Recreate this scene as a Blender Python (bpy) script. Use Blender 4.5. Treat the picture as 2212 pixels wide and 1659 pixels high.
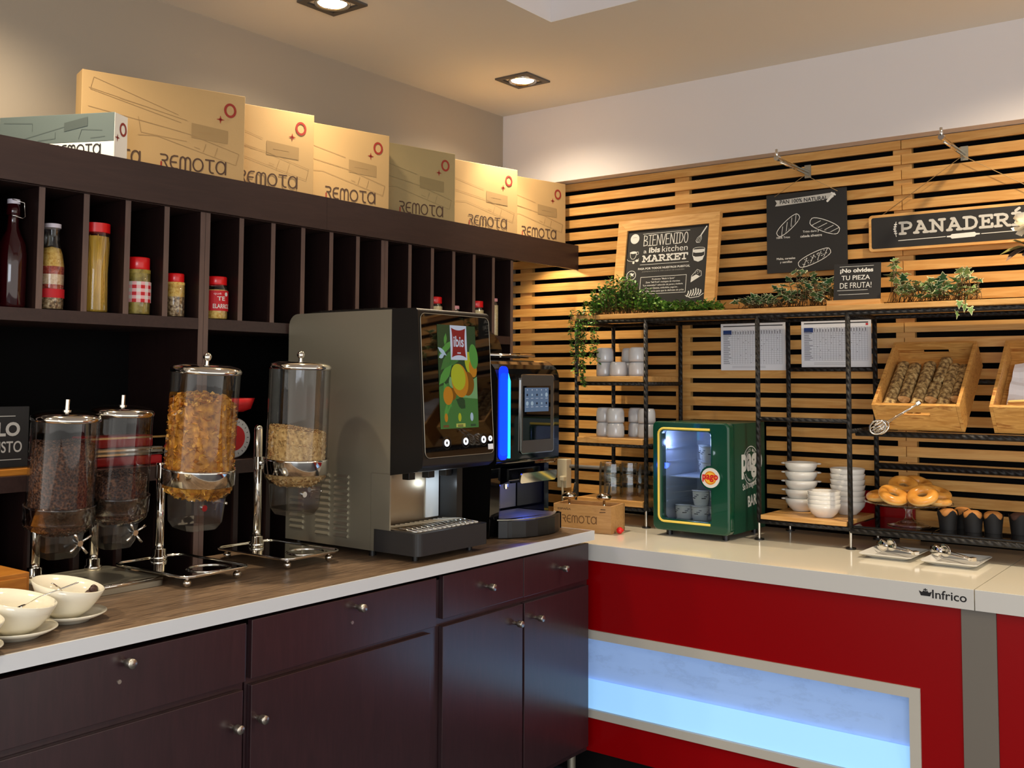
import bpy, math, random
from mathutils import Matrix, Vector
random.seed(7)
PI = math.pi
for o in list(bpy.data.objects): bpy.data.objects.remove(o)
S = bpy.context.scene
COL = S.collection

# ------------------------------------------------------------------ camera, world, lights, exposure
cam_d = bpy.data.cameras.new('camera'); cam = bpy.data.objects.new('camera', cam_d); COL.objects.link(cam)
yaw, pit, rol = math.radians(37.157), math.radians(3.436), math.radians(0.2743)
fw = Vector((-math.sin(yaw)*math.cos(pit), math.cos(yaw)*math.cos(pit), math.sin(pit)))
rt0 = Vector((math.cos(yaw), math.sin(yaw), 0)); up0 = rt0.cross(fw)
rt = math.cos(rol)*rt0 + math.sin(rol)*up0; up = -math.sin(rol)*rt0 + math.cos(rol)*up0
mw = Matrix((rt, up, -fw)).transposed().to_4x4(); mw.translation = (0, 0, 1.531)
cam.matrix_world = mw
cam_d.sensor_width = 36; cam_d.lens = 36*2219.86/2212
cam_d.shift_y = -143.708/2212
cam_d.clip_start = .05
S.camera = cam
S.cycles.transparent_max_bounces = 48
S.view_settings.view_transform = 'Standard'; S.view_settings.look = 'None'
S.view_settings.gamma = 1; S.view_settings.use_curve_mapping = False
S.view_settings.exposure = 0.85

W = bpy.data.worlds.new('room_light'); S.world = W; W.use_nodes = True
bg = W.node_tree.nodes['Background']; bg.inputs[0].default_value = (1.0, .95, .88, 1); bg.inputs[1].default_value = .88

def spot(x, y, z, watt, ang=148, blend=.9, col=(1, .82, .58), aim=(0, 0, -1), r=.035):
    l = bpy.data.lights.new('spot_light', 'SPOT'); l.energy = watt; l.spot_size = math.radians(ang); l.spot_blend = blend
    l.color = col; l.shadow_soft_size = r
    o = bpy.data.objects.new('spot_light', l); COL.objects.link(o); o.location = (x, y, z)
    o.rotation_euler = Vector(aim).to_track_quat('-Z', 'Y').to_euler()
CEIL = 2.895
LAMPS = [(-2.752, 3.703, 24, 38), (-2.735, 2.519, 18, 12), (-2.735, 1.335, 32, 12), (-.62, 3.55, 40, 24)]
for x, y, w, wi in LAMPS: spot(x, y, CEIL-.05, w); spot(x, y, CEIL-.052, wi, 76, .7)
for x, y in ((.9, 2.2), (.9, .6), (-1.0, -.6), (-2.6, .1)): spot(x, y, CEIL-.05, 42, 140, .8, (1, .84, .62))
# cool fill light added out of view behind the camera
l = bpy.data.lights.new('fill_light', 'AREA'); l.energy = 55; l.size = 2.6; l.size_y = 1.6; l.shape = 'RECTANGLE'; l.color = (.80, .88, 1)
o = bpy.data.objects.new('fill_light', l); COL.objects.link(o); o.location = (2.6, -3.2, 1.9)
o.rotation_euler = Vector((-1, 1.25, -.12)).to_track_quat('-Z', 'Y').to_euler()

# ------------------------------------------------------------------ materials
def lin(c):
    return tuple(((v/255)/12.92 if v/255 <= .04045 else ((v/255+.055)/1.055)**2.4) for v in c)
MATS = {}
def mat(name, rgb, rough=.5, metal=0., spec=.5, em=None, ems=0., coat=0., bump=0., bscale=80, trans=0., ior=1.45):
    m = bpy.data.materials.new(name); m.use_nodes = True; MATS[name] = m
    nt = m.node_tree; p = nt.nodes['Principled BSDF']
    p.inputs['Base Color'].default_value = (*lin(rgb), 1); p.inputs['Roughness'].default_value = rough
    p.inputs['Metallic'].default_value = metal; p.inputs['Specular IOR Level'].default_value = spec
    p.inputs['Coat Weight'].default_value = coat; p.inputs['Transmission Weight'].default_value = trans; p.inputs['IOR'].default_value = ior
    if em: p.inputs['Emission Color'].default_value = (*lin(em), 1); p.inputs['Emission Strength'].default_value = ems
    if bump:
        n = nt.nodes.new('ShaderNodeTexNoise'); n.inputs['Scale'].default_value = bscale; n.inputs['Detail'].default_value = 4
        tc = nt.nodes.new('ShaderNodeTexCoord'); nt.links.new(tc.outputs['Object'], n.inputs['Vector'])
        b = nt.nodes.new('ShaderNodeBump'); b.inputs['Strength'].default_value = bump; b.inputs['Distance'].default_value = .004
        nt.links.new(n.outputs['Fac'], b.inputs['Height']); nt.links.new(b.outputs['Normal'], p.inputs['Normal'])
    return m
def ramp(nt, fac, stops):
    r = nt.nodes.new('ShaderNodeValToRGB'); e = r.color_ramp.elements
    while len(e) < len(stops): e.new(.5)
    for i, (pos, c) in enumerate(stops): e[i].position = pos; e[i].color = (*lin(c), 1)
    nt.links.new(fac, r.inputs[0]); return r.outputs[0]
def wood(name, c1, c2, stretch=(1, 8, 8), scale=5, rough=.45, island=0., bump=.12, spec=.4, streak=None):
    m = mat(name, c1, rough, spec=spec); nt = m.node_tree; p = nt.nodes['Principled BSDF']
    tc = nt.nodes.new('ShaderNodeTexCoord'); mp = nt.nodes.new('ShaderNodeMapping'); mp.inputs['Scale'].default_value = stretch
    src = tc.outputs['Object']
    if island:
        g = nt.nodes.new('ShaderNodeNewGeometry'); va = nt.nodes.new('ShaderNodeVectorMath'); va.operation = 'MULTIPLY_ADD'
        cb = nt.nodes.new('ShaderNodeCombineXYZ')
        for i in range(3): nt.links.new(g.outputs['Random Per Island'], cb.inputs[i])
        nt.links.new(cb.outputs[0], va.inputs[0]); va.inputs[1].default_value = (7, 9, 5); nt.links.new(src, va.inputs[2]); src = va.outputs[0]
    nt.links.new(src, mp.inputs['Vector'])
    n = nt.nodes.new('ShaderNodeTexNoise'); n.inputs['Scale'].default_value = scale; n.inputs['Detail'].default_value = 7; n.inputs['Distortion'].default_value = 1.4
    nt.links.new(mp.outputs[0], n.inputs['Vector'])
    mid = tuple((a+b)/2 for a, b in zip(c1, c2))
    col = ramp(nt, n.outputs['Fac'], [(.3, c1), (.5, mid), (.68, c2)] if not streak else [(.30, c1), (.46, mid), (.56, c2), (.66, streak)])
    if island:
        hs = nt.nodes.new('ShaderNodeHueSaturation'); mr = nt.nodes.new('ShaderNodeMapRange')
        mr.inputs['To Min'].default_value = 1-island; mr.inputs['To Max'].default_value = 1+island
        nt.links.new(g.outputs['Random Per Island'], mr.inputs[0]); nt.links.new(mr.outputs[0], hs.inputs['Value']); nt.links.new(col, hs.inputs['Color']); col = hs.outputs[0]
    nt.links.new(col, p.inputs['Base Color'])
    b = nt.nodes.new('ShaderNodeBump'); b.inputs['Strength'].default_value = bump; b.inputs['Distance'].default_value = .002
    nt.links.new(n.outputs['Fac'], b.inputs['Height']); nt.links.new(b.outputs[0], p.inputs['Normal'])
    return m
def speck(name, stops, scale=60, rough=.7, bump=.4, kind='noise', dist=.004):
    m = mat(name, stops[0][1], rough); nt = m.node_tree; p = nt.nodes['Principled BSDF']
    tc = nt.nodes.new('ShaderNodeTexCoord'); n = nt.nodes.new('ShaderNodeTexNoise' if kind == 'noise' else 'ShaderNodeTexVoronoi')
    n.inputs['Scale'].default_value = scale; nt.links.new(tc.outputs['Object'], n.inputs['Vector'])
    f = n.outputs['Fac'] if kind == 'noise' else n.outputs['Distance']
    nt.links.new(ramp(nt, f, stops), p.inputs['Base Color'])
    b = nt.nodes.new('ShaderNodeBump'); b.inputs['Strength'].default_value = bump; b.inputs['Distance'].default_value = dist
    nt.links.new(f, b.inputs['Height']); nt.links.new(b.outputs[0], p.inputs['Normal'])
    return m
def clear(name, tint=(245, 245, 245), amount=.16, rough=.03):
    m = bpy.data.materials.new(name); m.use_nodes = True; MATS[name] = m; nt = m.node_tree
    for n in list(nt.nodes): nt.nodes.remove(n)
    out = nt.nodes.new('ShaderNodeOutputMaterial'); mx = nt.nodes.new('ShaderNodeMixShader')
    t = nt.nodes.new('ShaderNodeBsdfTransparent'); g = nt.nodes.new('ShaderNodeBsdfGlossy'); lw = nt.nodes.new('ShaderNodeLayerWeight')
    t.inputs[0].default_value = (*lin(tint), 1); g.inputs['Roughness'].default_value = rough; lw.inputs[0].default_value = .35
    mr = nt.nodes.new('ShaderNodeMapRange'); mr.inputs['To Min'].default_value = .03; mr.inputs['To Max'].default_value = amount*4
    nt.links.new(lw.outputs['Facing'], mr.inputs[0]); nt.links.new(mr.outputs[0], mx.inputs[0])
    nt.links.new(t.outputs[0], mx.inputs[1]); nt.links.new(g.outputs[0], mx.inputs[2]); nt.links.new(mx.outputs[0], out.inputs[0])
    return m

mat('tan_paint', (160, 148, 131), .85, bump=.04, bscale=220)
mat('ceiling_paint', (226, 219, 207), .9)
mat('white_paint', (222, 215, 212), .85, bump=.03, bscale=220)
mat('black_void', (10, 9, 9), .9, spec=.1)
mat('floor_grey', (58, 62, 72), .35)
wood('slat_wood', (194, 138, 70), (216, 168, 100), (1.2, 14, 14), 3.2, .42, .12)
wood('light_wood', (196, 142, 76), (222, 174, 108), (1.5, 14, 14), 4, .42, .08)
wood('pine_wood', (182, 128, 62), (214, 164, 92), (2, 16, 16), 3.2, .5, .05, streak=(160, 104, 48))
wood('box_wood', (176, 132, 80), (196, 152, 98), (2, 14, 14), 5, .55)
wood('orange_wood', (170, 105, 35), (190, 125, 48), (2, 14, 14), 5, .4)
wood('dark_wood', (28, 16, 15), (35, 22, 20), (10, 10, 1.2), 5, .40, bump=.05, spec=.35)
wood('dark_wood_flat', (48, 34, 32), (56, 40, 37), (10, 1, 10), 5, .42, bump=.05, spec=.4)
wood('edge_wood', (92, 74, 68), (104, 84, 76), (10, 10, 1), 5, .4, bump=.05)
wood('cabinet_wood', (40, 23, 27), (50, 29, 33), (12, 12, 1.5), 5, .30, bump=.0, spec=.7)
MATS['cabinet_wood'].node_tree.nodes['Principled BSDF'].inputs['Coat Weight'].default_value = .5
MATS['cabinet_wood'].node_tree.nodes['Principled BSDF'].inputs['Coat Roughness'].default_value = .22
wood('laminate', (80, 64, 51), (136, 113, 90), (30, 1.6, 30), 3.2, .36, bump=.05, streak=(70, 57, 47))
mat('strip_grey', (205, 208, 212), .4)
mat('worktop_white', (232, 226, 208), .14, coat=.3)
mat('slab_front', (205, 203, 198), .3)
mat('red_gloss', (140, 0, 5), .3, spec=.25)
mat('grey_panel', (112, 106, 98), .45)
mat('panel_dark', (66, 62, 58), .35)
mat('frame_grey', (186, 182, 172), .5)
mat('chrome', (225, 222, 215), .08, 1.)
mat('steel', (165, 160, 144), .42, .8)
mat('brushed_steel', (172, 160, 140), .32, 1.)
mat('knob_steel', (190, 184, 172), .32, 1.)
mat('white_steel', (226, 234, 238), .35, .2)
mat('black_plastic', (16, 15, 15), .38)
mat('black_gloss', (7, 7, 8), .06, coat=.4)
mat('black_glass', (4, 4, 5), .03, coat=.5)
mat('tray_black', (38, 37, 38), .5)
mat('rebar', (34, 33, 33), .55, .2)
nt = MATS['rebar'].node_tree; tc = nt.nodes.new('ShaderNodeTexCoord'); wv = nt.nodes.new('ShaderNodeTexWave'); wv.bands_direction = 'DIAGONAL'
wv.inputs['Scale'].default_value = 22; bb = nt.nodes.new('ShaderNodeBump'); bb.inputs['Strength'].default_value = .9; bb.inputs['Distance'].default_value = .004
nt.links.new(tc.outputs['Object'], wv.inputs['Vector']); nt.links.new(wv.outputs['Fac'], bb.inputs['Height']); nt.links.new(bb.outputs[0], nt.nodes['Principled BSDF'].inputs['Normal'])
mat('white_china', (226, 224, 218), .12, coat=.4)
mat('cream_china', (232, 226, 206), .12, coat=.4)
mat('grey_china', (205, 208, 212), .16, coat=.3)
mat('chalk_black', (38, 37, 36), .7)
mat('chalk', (226, 224, 216), .8)
mat('chalk_grey', (150, 148, 142), .8)
mat('ribbon_grey', (196, 193, 184), .8)
mat('cardboard', (176, 144, 96), .72, bump=.05, bscale=300)
mat('cardboard_shaded', (150, 132, 92), .8, bump=.05, bscale=300)  # same cardboard with the shadow on one carton mixed into its colour
mat('print_brown', (74, 52, 38), .8)
mat('burnt_brown', (112, 78, 44), .8)
mat('print_faint', (150, 120, 78), .8)
mat('print_fill', (150, 122, 80), .8)
mat('shaded_faint', (128, 112, 76), .8)  # faint print, darkened with the same painted shadow
mat('mark_red', (140, 40, 28), .8)
mat('carton_grey', (88, 100, 98), .6)
mat('carton_line', (68, 78, 76), .6)
mat('carton_white', (228, 224, 214), .6)
mat('ink', (24, 22, 24), .6)
mat('paper', (238, 240, 246), .7)
mat('paper_grid', (150, 150, 158), .8)
mat('paper_blue', (38, 66, 130), .7)
mat('paper_grey', (110, 110, 118), .7)
mat('red_lid', (224, 20, 24), .3, coat=.3)
mat('red_label', (205, 28, 36), .6)
mat('pink_check', (240, 180, 180), .7)
mat('white_lid', (220, 212, 222), .4)
mat('pink_lid', (225, 160, 165), .4)
mat('syrup', (44, 4, 8), .08, coat=.5)
mat('cream_plastic', (216, 206, 178), .45)
mat('grey_tube', (120, 120, 122), .4)
mat('fridge_green', (10, 66, 46), .22, coat=.4)
mat('fridge_side', (16, 62, 46), .35)
mat('fridge_inner', (214, 218, 226), .5)
mat('yellow_trim', (235, 205, 84), .4)
mat('badge_yellow', (240, 190, 50), .4)
mat('badge_red', (205, 24, 26), .4)
mat('silver_print', (190, 194, 192), .5)
mat('led_white', (255, 255, 255), .5, em=(190, 215, 255), ems=30)
mat('lamp_glow', (255, 255, 255), .5, em=(255, 240, 215), ems=10)
mat('bezel', (84, 78, 72), .5)
mat('blue_glow', (0, 30, 200), .3, em=(0, 52, 255), ems=1.3)
mat('cyan_glow', (40, 220, 255), .3, em=(30, 205, 255), ems=1.5)
mat('blue_strip', (0, 20, 140), .3, em=(5, 50, 230), ems=.8)
mat('button_glow', (230, 235, 245), .3, em=(225, 232, 245), ems=1.1)
for n, c in dict(scr_green=(66, 118, 58), scr_dark=(40, 70, 42), scr_light=(120, 165, 110), scr_leaf=(84, 150, 66), scr_yellow=(178, 184, 44), scr_orange=(196, 128, 34),
                 scr_brown=(128, 82, 22), scr_white=(205, 212, 228), scr_red=(140, 34, 36), scr_blue=(104, 128, 158), scr_ltblue=(178, 200, 216), scr_label=(190, 190, 90), scr_navy=(20, 26, 44)).items():
    mat(n, tuple(v*.15 for v in c), .25, em=c, ems=.30)
def lit_panel(name, c1, c2, stg, sc):
    stg *= .50
    m = mat(name, c2, .5, em=c2, ems=stg); nt = m.node_tree; p = nt.nodes['Principled BSDF']
    tc = nt.nodes.new('ShaderNodeTexCoord'); n = nt.nodes.new('ShaderNodeTexNoise'); n.inputs['Scale'].default_value = sc; n.inputs['Detail'].default_value = 9; n.inputs['Roughness'].default_value = .75
    mp = nt.nodes.new('ShaderNodeMapping'); mp.inputs['Scale'].default_value = (1, 1, 2.4)
    nt.links.new(tc.outputs['Object'], mp.inputs[0]); nt.links.new(mp.outputs[0], n.inputs['Vector'])
    nt.links.new(ramp(nt, n.outputs['Fac'], [(.52, c2), (.56, c1), (.60, c2)]), p.inputs['Emission Color'])
lit_panel('frosted_panel', (120, 144, 184), (140, 170, 218), .46, 5)  # matte upper panel: its blue light is painted on as weak emission
lit_panel('glow_panel', (140, 192, 240), (144, 196, 244), .78, 1)
mat('leaf_dark', (40, 78, 24), .45); mat('leaf_mid', (66, 112, 34), .45); mat('leaf_light', (112, 150, 54), .45)
mat('ivy_green', (44, 84, 46), .42); mat('ivy_light', (104, 134, 72), .45); mat('ivy_cream', (224, 222, 178), .5); mat('stem_brown', (92, 70, 40), .7)
mat('petal', (240, 232, 214), .6); mat('mauve_leaf', (122, 98, 84), .6); mat('olive_leaf', (112, 110, 58), .6)
speck('cornflake', [(.3, (138, 84, 18)), (.6, (190, 130, 38)), (.8, (220, 165, 66))], 60, .6, .2)  # core tone darkened so the gaps between flakes look shaded
mat('cornflake_light', (232, 178, 76), .6); mat('cornflake_mid', (214, 150, 44), .6); mat('cornflake_dark', (178, 108, 24), .65)
speck('oat_core', [(.2, (150, 112, 62)), (.6, (206, 172, 112)), (.8, (226, 200, 150))], 90, .8, .5)
mat('oat_light', (226, 198, 146), .8); mat('oat_mid', (200, 164, 104), .8); mat('oat_dark', (150, 108, 60), .8)
speck('choc_core', [(.2, (34, 18, 12)), (.55, (70, 42, 28)), (.8, (104, 68, 46))], 150, .6, .7, 'vor')
mat('choc_light', (116, 78, 52), .55); mat('choc_mid', (78, 46, 30), .55); mat('choc_dark', (42, 23, 16), .5)
mat('choc_piece', (58, 30, 24), .5)
speck('loaf', [(.35, (96, 72, 44)), (.5, (160, 130, 80)), (.65, (204, 176, 120))], 75, .8, .8, dist=.006)
speck('crumb', [(.3, (206, 160, 96)), (.7, (236, 206, 150))], 90, .9, .3)
mat('breadstick', (238, 190, 112), .6, bump=.2, bscale=60)
speck('donut_glaze', [(.3, (196, 128, 48)), (.6, (220, 156, 70)), (.8, (232, 178, 98))], 22, .25, .05)
mat('donut_side', (228, 186, 118), .6)
mat('muffin_top', (176, 118, 58), .65, bump=.4, bscale=50); mat('muffin_dark', (70, 44, 34), .7); mat('tulip_paper', (20, 19, 20), .6)
mat('sugar_red', (190, 30, 34), .35); mat('dial_white', (205, 206, 206), .4)
speck('pasta_bits', [(.3, (206, 150, 50)), (.6, (238, 200, 110))], 110, .7, .5)
speck('dried_tomato', [(.3, (130, 30, 22)), (.6, (190, 80, 60)), (.8, (226, 170, 140))], 130, .7, .5)
speck('rice_mix', [(.3, (210, 170, 130)), (.6, (236, 208, 176))], 160, .7, .4)
speck('grain_dark', [(.3, (60, 40, 26)), (.5, (150, 118, 80)), (.7, (214, 190, 150))], 120, .7, .5)
speck('pickle', [(.3, (120, 100, 36)), (.6, (180, 156, 70))], 60, .5, .3)
speck('pale_grain', [(.3, (214, 190, 136)), (.7, (238, 220, 176))], 140, .7, .4)
mat('spaghetti', (226, 180, 70), .5)
clear('clear_plastic', (236, 236, 236), .10, .04)
clear('frosted_plastic', (205, 202, 196), .14, .25)
clear('clear_glass', (250, 252, 251), .26, .02)
clear('door_glass', (222, 228, 232), .05, .02)
clear('clear_ring', (214, 208, 208), .2, .1)

# ------------------------------------------------------------------ mesh helpers
class MB:
    def __init__(s): s.v = []; s.f = []; s.m = []; s.s = []; s.names = []; s.k = 0
    def mi(s, n):
        if n not in s.names: s.names.append(n)
        return s.names.index(n)
    def add(s, vs, fs, m, M=None, smooth=False):
        b = len(s.v); k = s.mi(m)
        for v in vs:
            v = Vector(v); s.v.append(tuple(M @ v) if M else tuple(v))
        for f in fs: s.f.append([i+b for i in f]); s.m.append(k); s.s.append(smooth)
        return s
    def box(s, x0, x1, y0, y1, z0, z1, m, M=None):
        vs = [(x, y, z) for z in (z0, z1) for y in (y0, y1) for x in (x0, x1)]
        return s.add(vs, [(0, 2, 3, 1), (4, 5, 7, 6), (0, 1, 5, 4), (2, 6, 7, 3), (0, 4, 6, 2), (1, 3, 7, 5)], m, M)
    def prism(s, pts, z0, z1, m, M=None, smooth=False, side=None):
        n = len(pts); a = sum(pts[i][0]*pts[(i+1) % n][1]-pts[(i+1) % n][0]*pts[i][1] for i in range(n))
        if a < 0: pts = pts[::-1]
        vs = [(x, y, z0) for x, y in pts]+[(x, y, z1) for x, y in pts]
        s.add(vs, [tuple(range(n))[::-1], tuple(range(n, 2*n))], m, M)
        return s.add(vs, [(i, (i+1) % n, n+(i+1) % n, n+i) for i in range(n)], side or m, M, smooth)
    def lathe(s, prof, m, M=None, seg=32, smooth=True, closed=False):
        vs = []; fs = []; n = len(prof)
        for i in range(seg):
            a = 2*PI*i/seg
            for r, z in prof: vs.append((r*math.cos(a), r*math.sin(a), z))
        for i in range(seg):
            j = (i+1) % seg
            for k in range(n-1 if not closed else n):
                k2 = (k+1) % n; q = [i*n+k, j*n+k, j*n+k2, i*n+k2]
                fs.append(q)
        return s.add(vs, fs, m, M, smooth)
    def cyl(s, r, z0, z1, m, M=None, seg=24, r2=None):
        r2 = r if r2 is None else r2
        s.lathe([(r, z0), (r2, z1)], m, M, seg)
        vs = [(r*math.cos(2*PI*i/seg), r*math.sin(2*PI*i/seg), z0) for i in range(seg)]
        vt = [(r2*math.cos(2*PI*i/seg), r2*math.sin(2*PI*i/seg), z1) for i in range(seg)]
        s.add(vs, [tuple(range(seg))[::-1]], m, M); return s.add(vt, [tuple(range(seg))], m, M)
    def sphere(s, c, r, m, M=None, seg=16, sz=1.):
        pr = [(max(1e-5, r*math.sin(PI*i/10)), -r*sz*math.cos(PI*i/10)) for i in range(11)]
        T = Matrix.Translation(c); return s.lathe(pr, m, (M @ T) if M else T, seg)
    def tube(s, pts, r, m, M=None, seg=10, closed=False, flat=1.):
        P = [Vector(p) for p in pts]; n = len(P); vs = []; fs = []; prev = None
        rr = r if isinstance(r, (list, tuple)) else [r]*n
        for i in range(n):
            a = P[(i-1) % n] if (closed or i > 0) else P[i]; b = P[(i+1) % n] if (closed or i < n-1) else P[i]
            t = (b-a).normalized()
            if prev is None:
                u = t.cross(Vector((0, 0, 1)))
                if u.length < 1e-3: u = t.cross(Vector((1, 0, 0)))
            else: u = prev-t*prev.dot(t)
            u.normalize(); prev = u; w = t.cross(u)
            for k in range(seg):
                c = 2*PI*k/seg; vs.append(P[i]+rr[i]*(math.cos(c)*u+flat*math.sin(c)*w))
        for i in range(n if closed else n-1):
            j = (i+1) % n
            for k in range(seg): fs.append((i*seg+k, i*seg+(k+1) % seg, j*seg+(k+1) % seg, j*seg+k))
        if not closed: fs += [tuple(range(seg))[::-1], tuple(range((n-1)*seg, n*seg))]
        return s.add(vs, fs, m, M, True)
    def ribbon(s, pts, w, m, M, closed=False, z=0., cap=True):
        P = [Vector(p) for p in pts]; n = len(P)
        for i in range(n if closed else n-1):
            a, b = P[i], P[(i+1) % n]; d = b-a
            if d.length < 1e-9: continue
            q = Vector((-d.y, d.x)).normalized()*w/2; s.k += 1; zz = z; z = zz+(s.k % 60)*8e-6
            s.add([(a.x-q.x, a.y-q.y, z), (b.x-q.x, b.y-q.y, z), (b.x+q.x, b.y+q.y, z), (a.x+q.x, a.y+q.y, z)], [(0, 1, 2, 3)], m, M); z = zz
        if cap:
            for p in P: s.k += 1; s.poly([(p.x+w/2*math.cos(2*PI*k/8), p.y+w/2*math.sin(2*PI*k/8)) for k in range(8)], m, M, z+(s.k % 60)*8e-6)
        return s
    def poly(s, pts, m, M=None, z=0.):
        n = len(pts); a = sum(pts[i][0]*pts[(i+1) % n][1]-pts[(i+1) % n][0]*pts[i][1] for i in range(n))
        if a < 0: pts = pts[::-1]
        return s.add([(x, y, z) for x, y in pts], [tuple(range(n))], m, M)
    def text(s, t, x0, x1, y0, y1, m, M, bold=0., z=0., shear=0.):
        vs, fs = glyphs(t, bold, shear)
        xs = [v[0] for v in vs]; ys = [v[1] for v in vs]; ax, bx, ay, by = min(xs), max(xs), min(ys), max(ys)
        return s.add([(x0+(x-ax)/(bx-ax)*(x1-x0), y0+(y-ay)/(by-ay)*(y1-y0), z) for x, y, _ in vs], fs, m, M)
    def build(s, name, parent=None, bevel=0., seg=2):
        me = bpy.data.meshes.new(name); me.from_pydata(s.v, [], s.f); me.update()
        for n in s.names: me.materials.append(MATS[n])
        me.polygons.foreach_set('material_index', s.m); me.polygons.foreach_set('use_smooth', s.s)
        o = bpy.data.objects.new(name, me); COL.objects.link(o)
        if parent: o.parent = parent
        if bevel:
            b = o.modifiers.new('bevel', 'BEVEL'); b.width = bevel; b.segments = seg; b.limit_method = 'ANGLE'; b.angle_limit = math.radians(40)
            b.harden_normals = False
        return o
GC = {}
def glyphs(t, bold, shear):
    k = (t, bold, shear)
    if k not in GC:
        cu = bpy.data.curves.new('txt', 'FONT'); cu.body = t; cu.offset = bold; cu.shear = shear; cu.resolution_u = 4
        ob = bpy.data.objects.new('txt', cu); COL.objects.link(ob); bpy.context.view_layer.update()
        ev = ob.evaluated_get(bpy.context.evaluated_depsgraph_get()); me = ev.to_mesh()
        GC[k] = ([tuple(v.co) for v in me.vertices], [tuple(p.vertices) for p in me.polygons])
        ev.to_mesh_clear(); bpy.data.objects.remove(ob); bpy.data.curves.remove(cu)
    return GC[k]
def FR(o=(0, 0, 0), u=(1, 0, 0), v=(0, 0, 1)):
    u = Vector(u).normalized(); v = Vector(v).normalized(); n = u.cross(v)
    M = Matrix((u, v, n)).transposed().to_4x4(); M.translation = o; return M
def TR(x=0, y=0, z=0): return Matrix.Translation((x, y, z))
def RX(a): return Matrix.Rotation(math.radians(a), 4, 'X')
def RY(a): return Matrix.Rotation(math.radians(a), 4, 'Y')
def RZ(a): return Matrix.Rotation(math.radians(a), 4, 'Z')
def circ(cx, cy, rx, ry=None, n=24, a0=0, a1=360):
    ry = rx if ry is None else ry
    full = (a1-a0) >= 360
    return [(cx+rx*math.cos(math.radians(a0+(a1-a0)*i/(n if full else n-1))), cy+ry*math.sin(math.radians(a0+(a1-a0)*i/(n if full else n-1)))) for i in range(n)]
def rrect(x0, x1, y0, y1, r, n=5):
    o = []
    for cx, cy, a in ((x1-r, y0+r, -90), (x1-r, y1-r, 0), (x0+r, y1-r, 90), (x0+r, y0+r, 180)):
        o += [(cx+r*math.cos(math.radians(a+90*i/n)), cy+r*math.sin(math.radians(a+90*i/n))) for i in range(n+1)]
    return o
def tag(o, label, cat, group=None, kind=None):
    o['label'] = label; o['category'] = cat
    if group: o['group'] = group
    if kind: o['kind'] = kind
    return o
def thing(name, label, cat, loc=(0, 0, 0), rz=0, group=None, rot=None):
    o = bpy.data.objects.new(name, None); COL.objects.link(o); o.empty_display_size = .05
    o.location = loc; o.rotation_euler = rot if rot else (0, 0, math.radians(rz))
    return tag(o, label, cat, group)
def kids(o): return [c for c in list(COL.objects) if c.parent == o]
def dup(o, loc, rot=None, label=None, group=None):
    r = o.copy(); COL.objects.link(r); r.location = loc
    if rot is not None: r.rotation_euler = tuple(math.radians(a) for a in rot)
    if label: r['label'] = label
    if group: r['group'] = group
    for c in kids(o):
        d = c.copy(); COL.objects.link(d); d.parent = r
        for g in kids(c):
            e = g.copy(); COL.objects.link(e); e.parent = d
    return r
def struct(o): o['kind'] = 'structure'; return o

# ------------------------------------------------------------------ lettering
SLAB = {'A': (1.0, [[(.12, 0), (.5, 1), (.88, 0)], [(.28, .34), (.72, .34)], [(0, 0), (.3, 0)], [(.7, 0), (1, 0)], [(.3, 1), (.5, 1)]]),
 'D': (.95, [[(.2, 0), (.2, 1)], [(0, 1), (.5, 1), (.78, .85), (.88, .5), (.78, .15), (.5, 0), (0, 0)]]),
 'E': (.85, [[(.2, 0), (.2, 1)], [(0, 1), (.8, 1), (.8, .76)], [(0, 0), (.82, 0), (.82, .26)], [(.2, .52), (.58, .52)], [(.58, .4), (.58, .64)]]),
 'I': (.5, [[(.25, 0), (.25, 1)], [(0, 0), (.5, 0)], [(0, 1), (.5, 1)]]),
 'Í': (.5, [[(.25, 0), (.25, 1)], [(0, 0), (.5, 0)], [(0, 1), (.5, 1)], [(.22, 1.22), (.46, 1.42)]]),
 'K': (1.0, [[(.2, 0), (.2, 1)], [(0, 0), (.4, 0)], [(0, 1), (.4, 1)], [(.82, 1), (.22, .45)], [(.4, .6), (.84, 0)], [(.66, 1), (.95, 1)], [(.7, 0), (1, 0)]]),
 'M': (1.2, [[(.18, 0), (.18, 1), (.6, .3), (1.02, 1), (1.02, 0)], [(0, 0), (.36, 0)], [(.84, 0), (1.2, 0)], [(0, 1), (.2, 1)], [(1, 1), (1.2, 1)]]),
 'N': (1.05, [[(.2, 0), (.2, 1), (.85, 0), (.85, 1)], [(0, 0), (.4, 0)], [(0, 1), (.2, 1)], [(.66, 1), (1.05, 1)]]),
 'P': (.9, [[(.2, 0), (.2, 1)], [(0, 0), (.42, 0)], [(0, 1), (.55, 1), (.78, .9), (.84, .72), (.78, .54), (.55, .44), (.2, .44)]]),
 'R': (1.0, [[(.2, 0), (.2, 1)], [(0, 0), (.42, 0)], [(0, 1), (.55, 1), (.76, .9), (.82, .74), (.76, .58), (.55, .48), (.2, .48)], [(.5, .48), (.82, 0), (1, 0)]]),
 'T': (.95, [[(.475, 0), (.475, 1)], [(.25, 0), (.7, 0)], [(0, .72), (0, 1), (.95, 1), (.95, .72)]])}
def slab(mb, t, x0, x1, y0, y1, m, M, wt=.2, gap=.16, z=0.):
    tot = sum(SLAB[c][0] for c in t)+gap*(len(t)-1); sx = (x1-x0)/tot; sy = y1-y0; x = 0; w = wt*sy
    for c in t:
        wd, st = SLAB[c]
        for p in st: mb.ribbon([(x0+(x+a)*sx, y0+b*sy*(1-wt)+w/2) for a, b in p], w, m, M, z=z, cap=True)
        x += wd+gap
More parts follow.
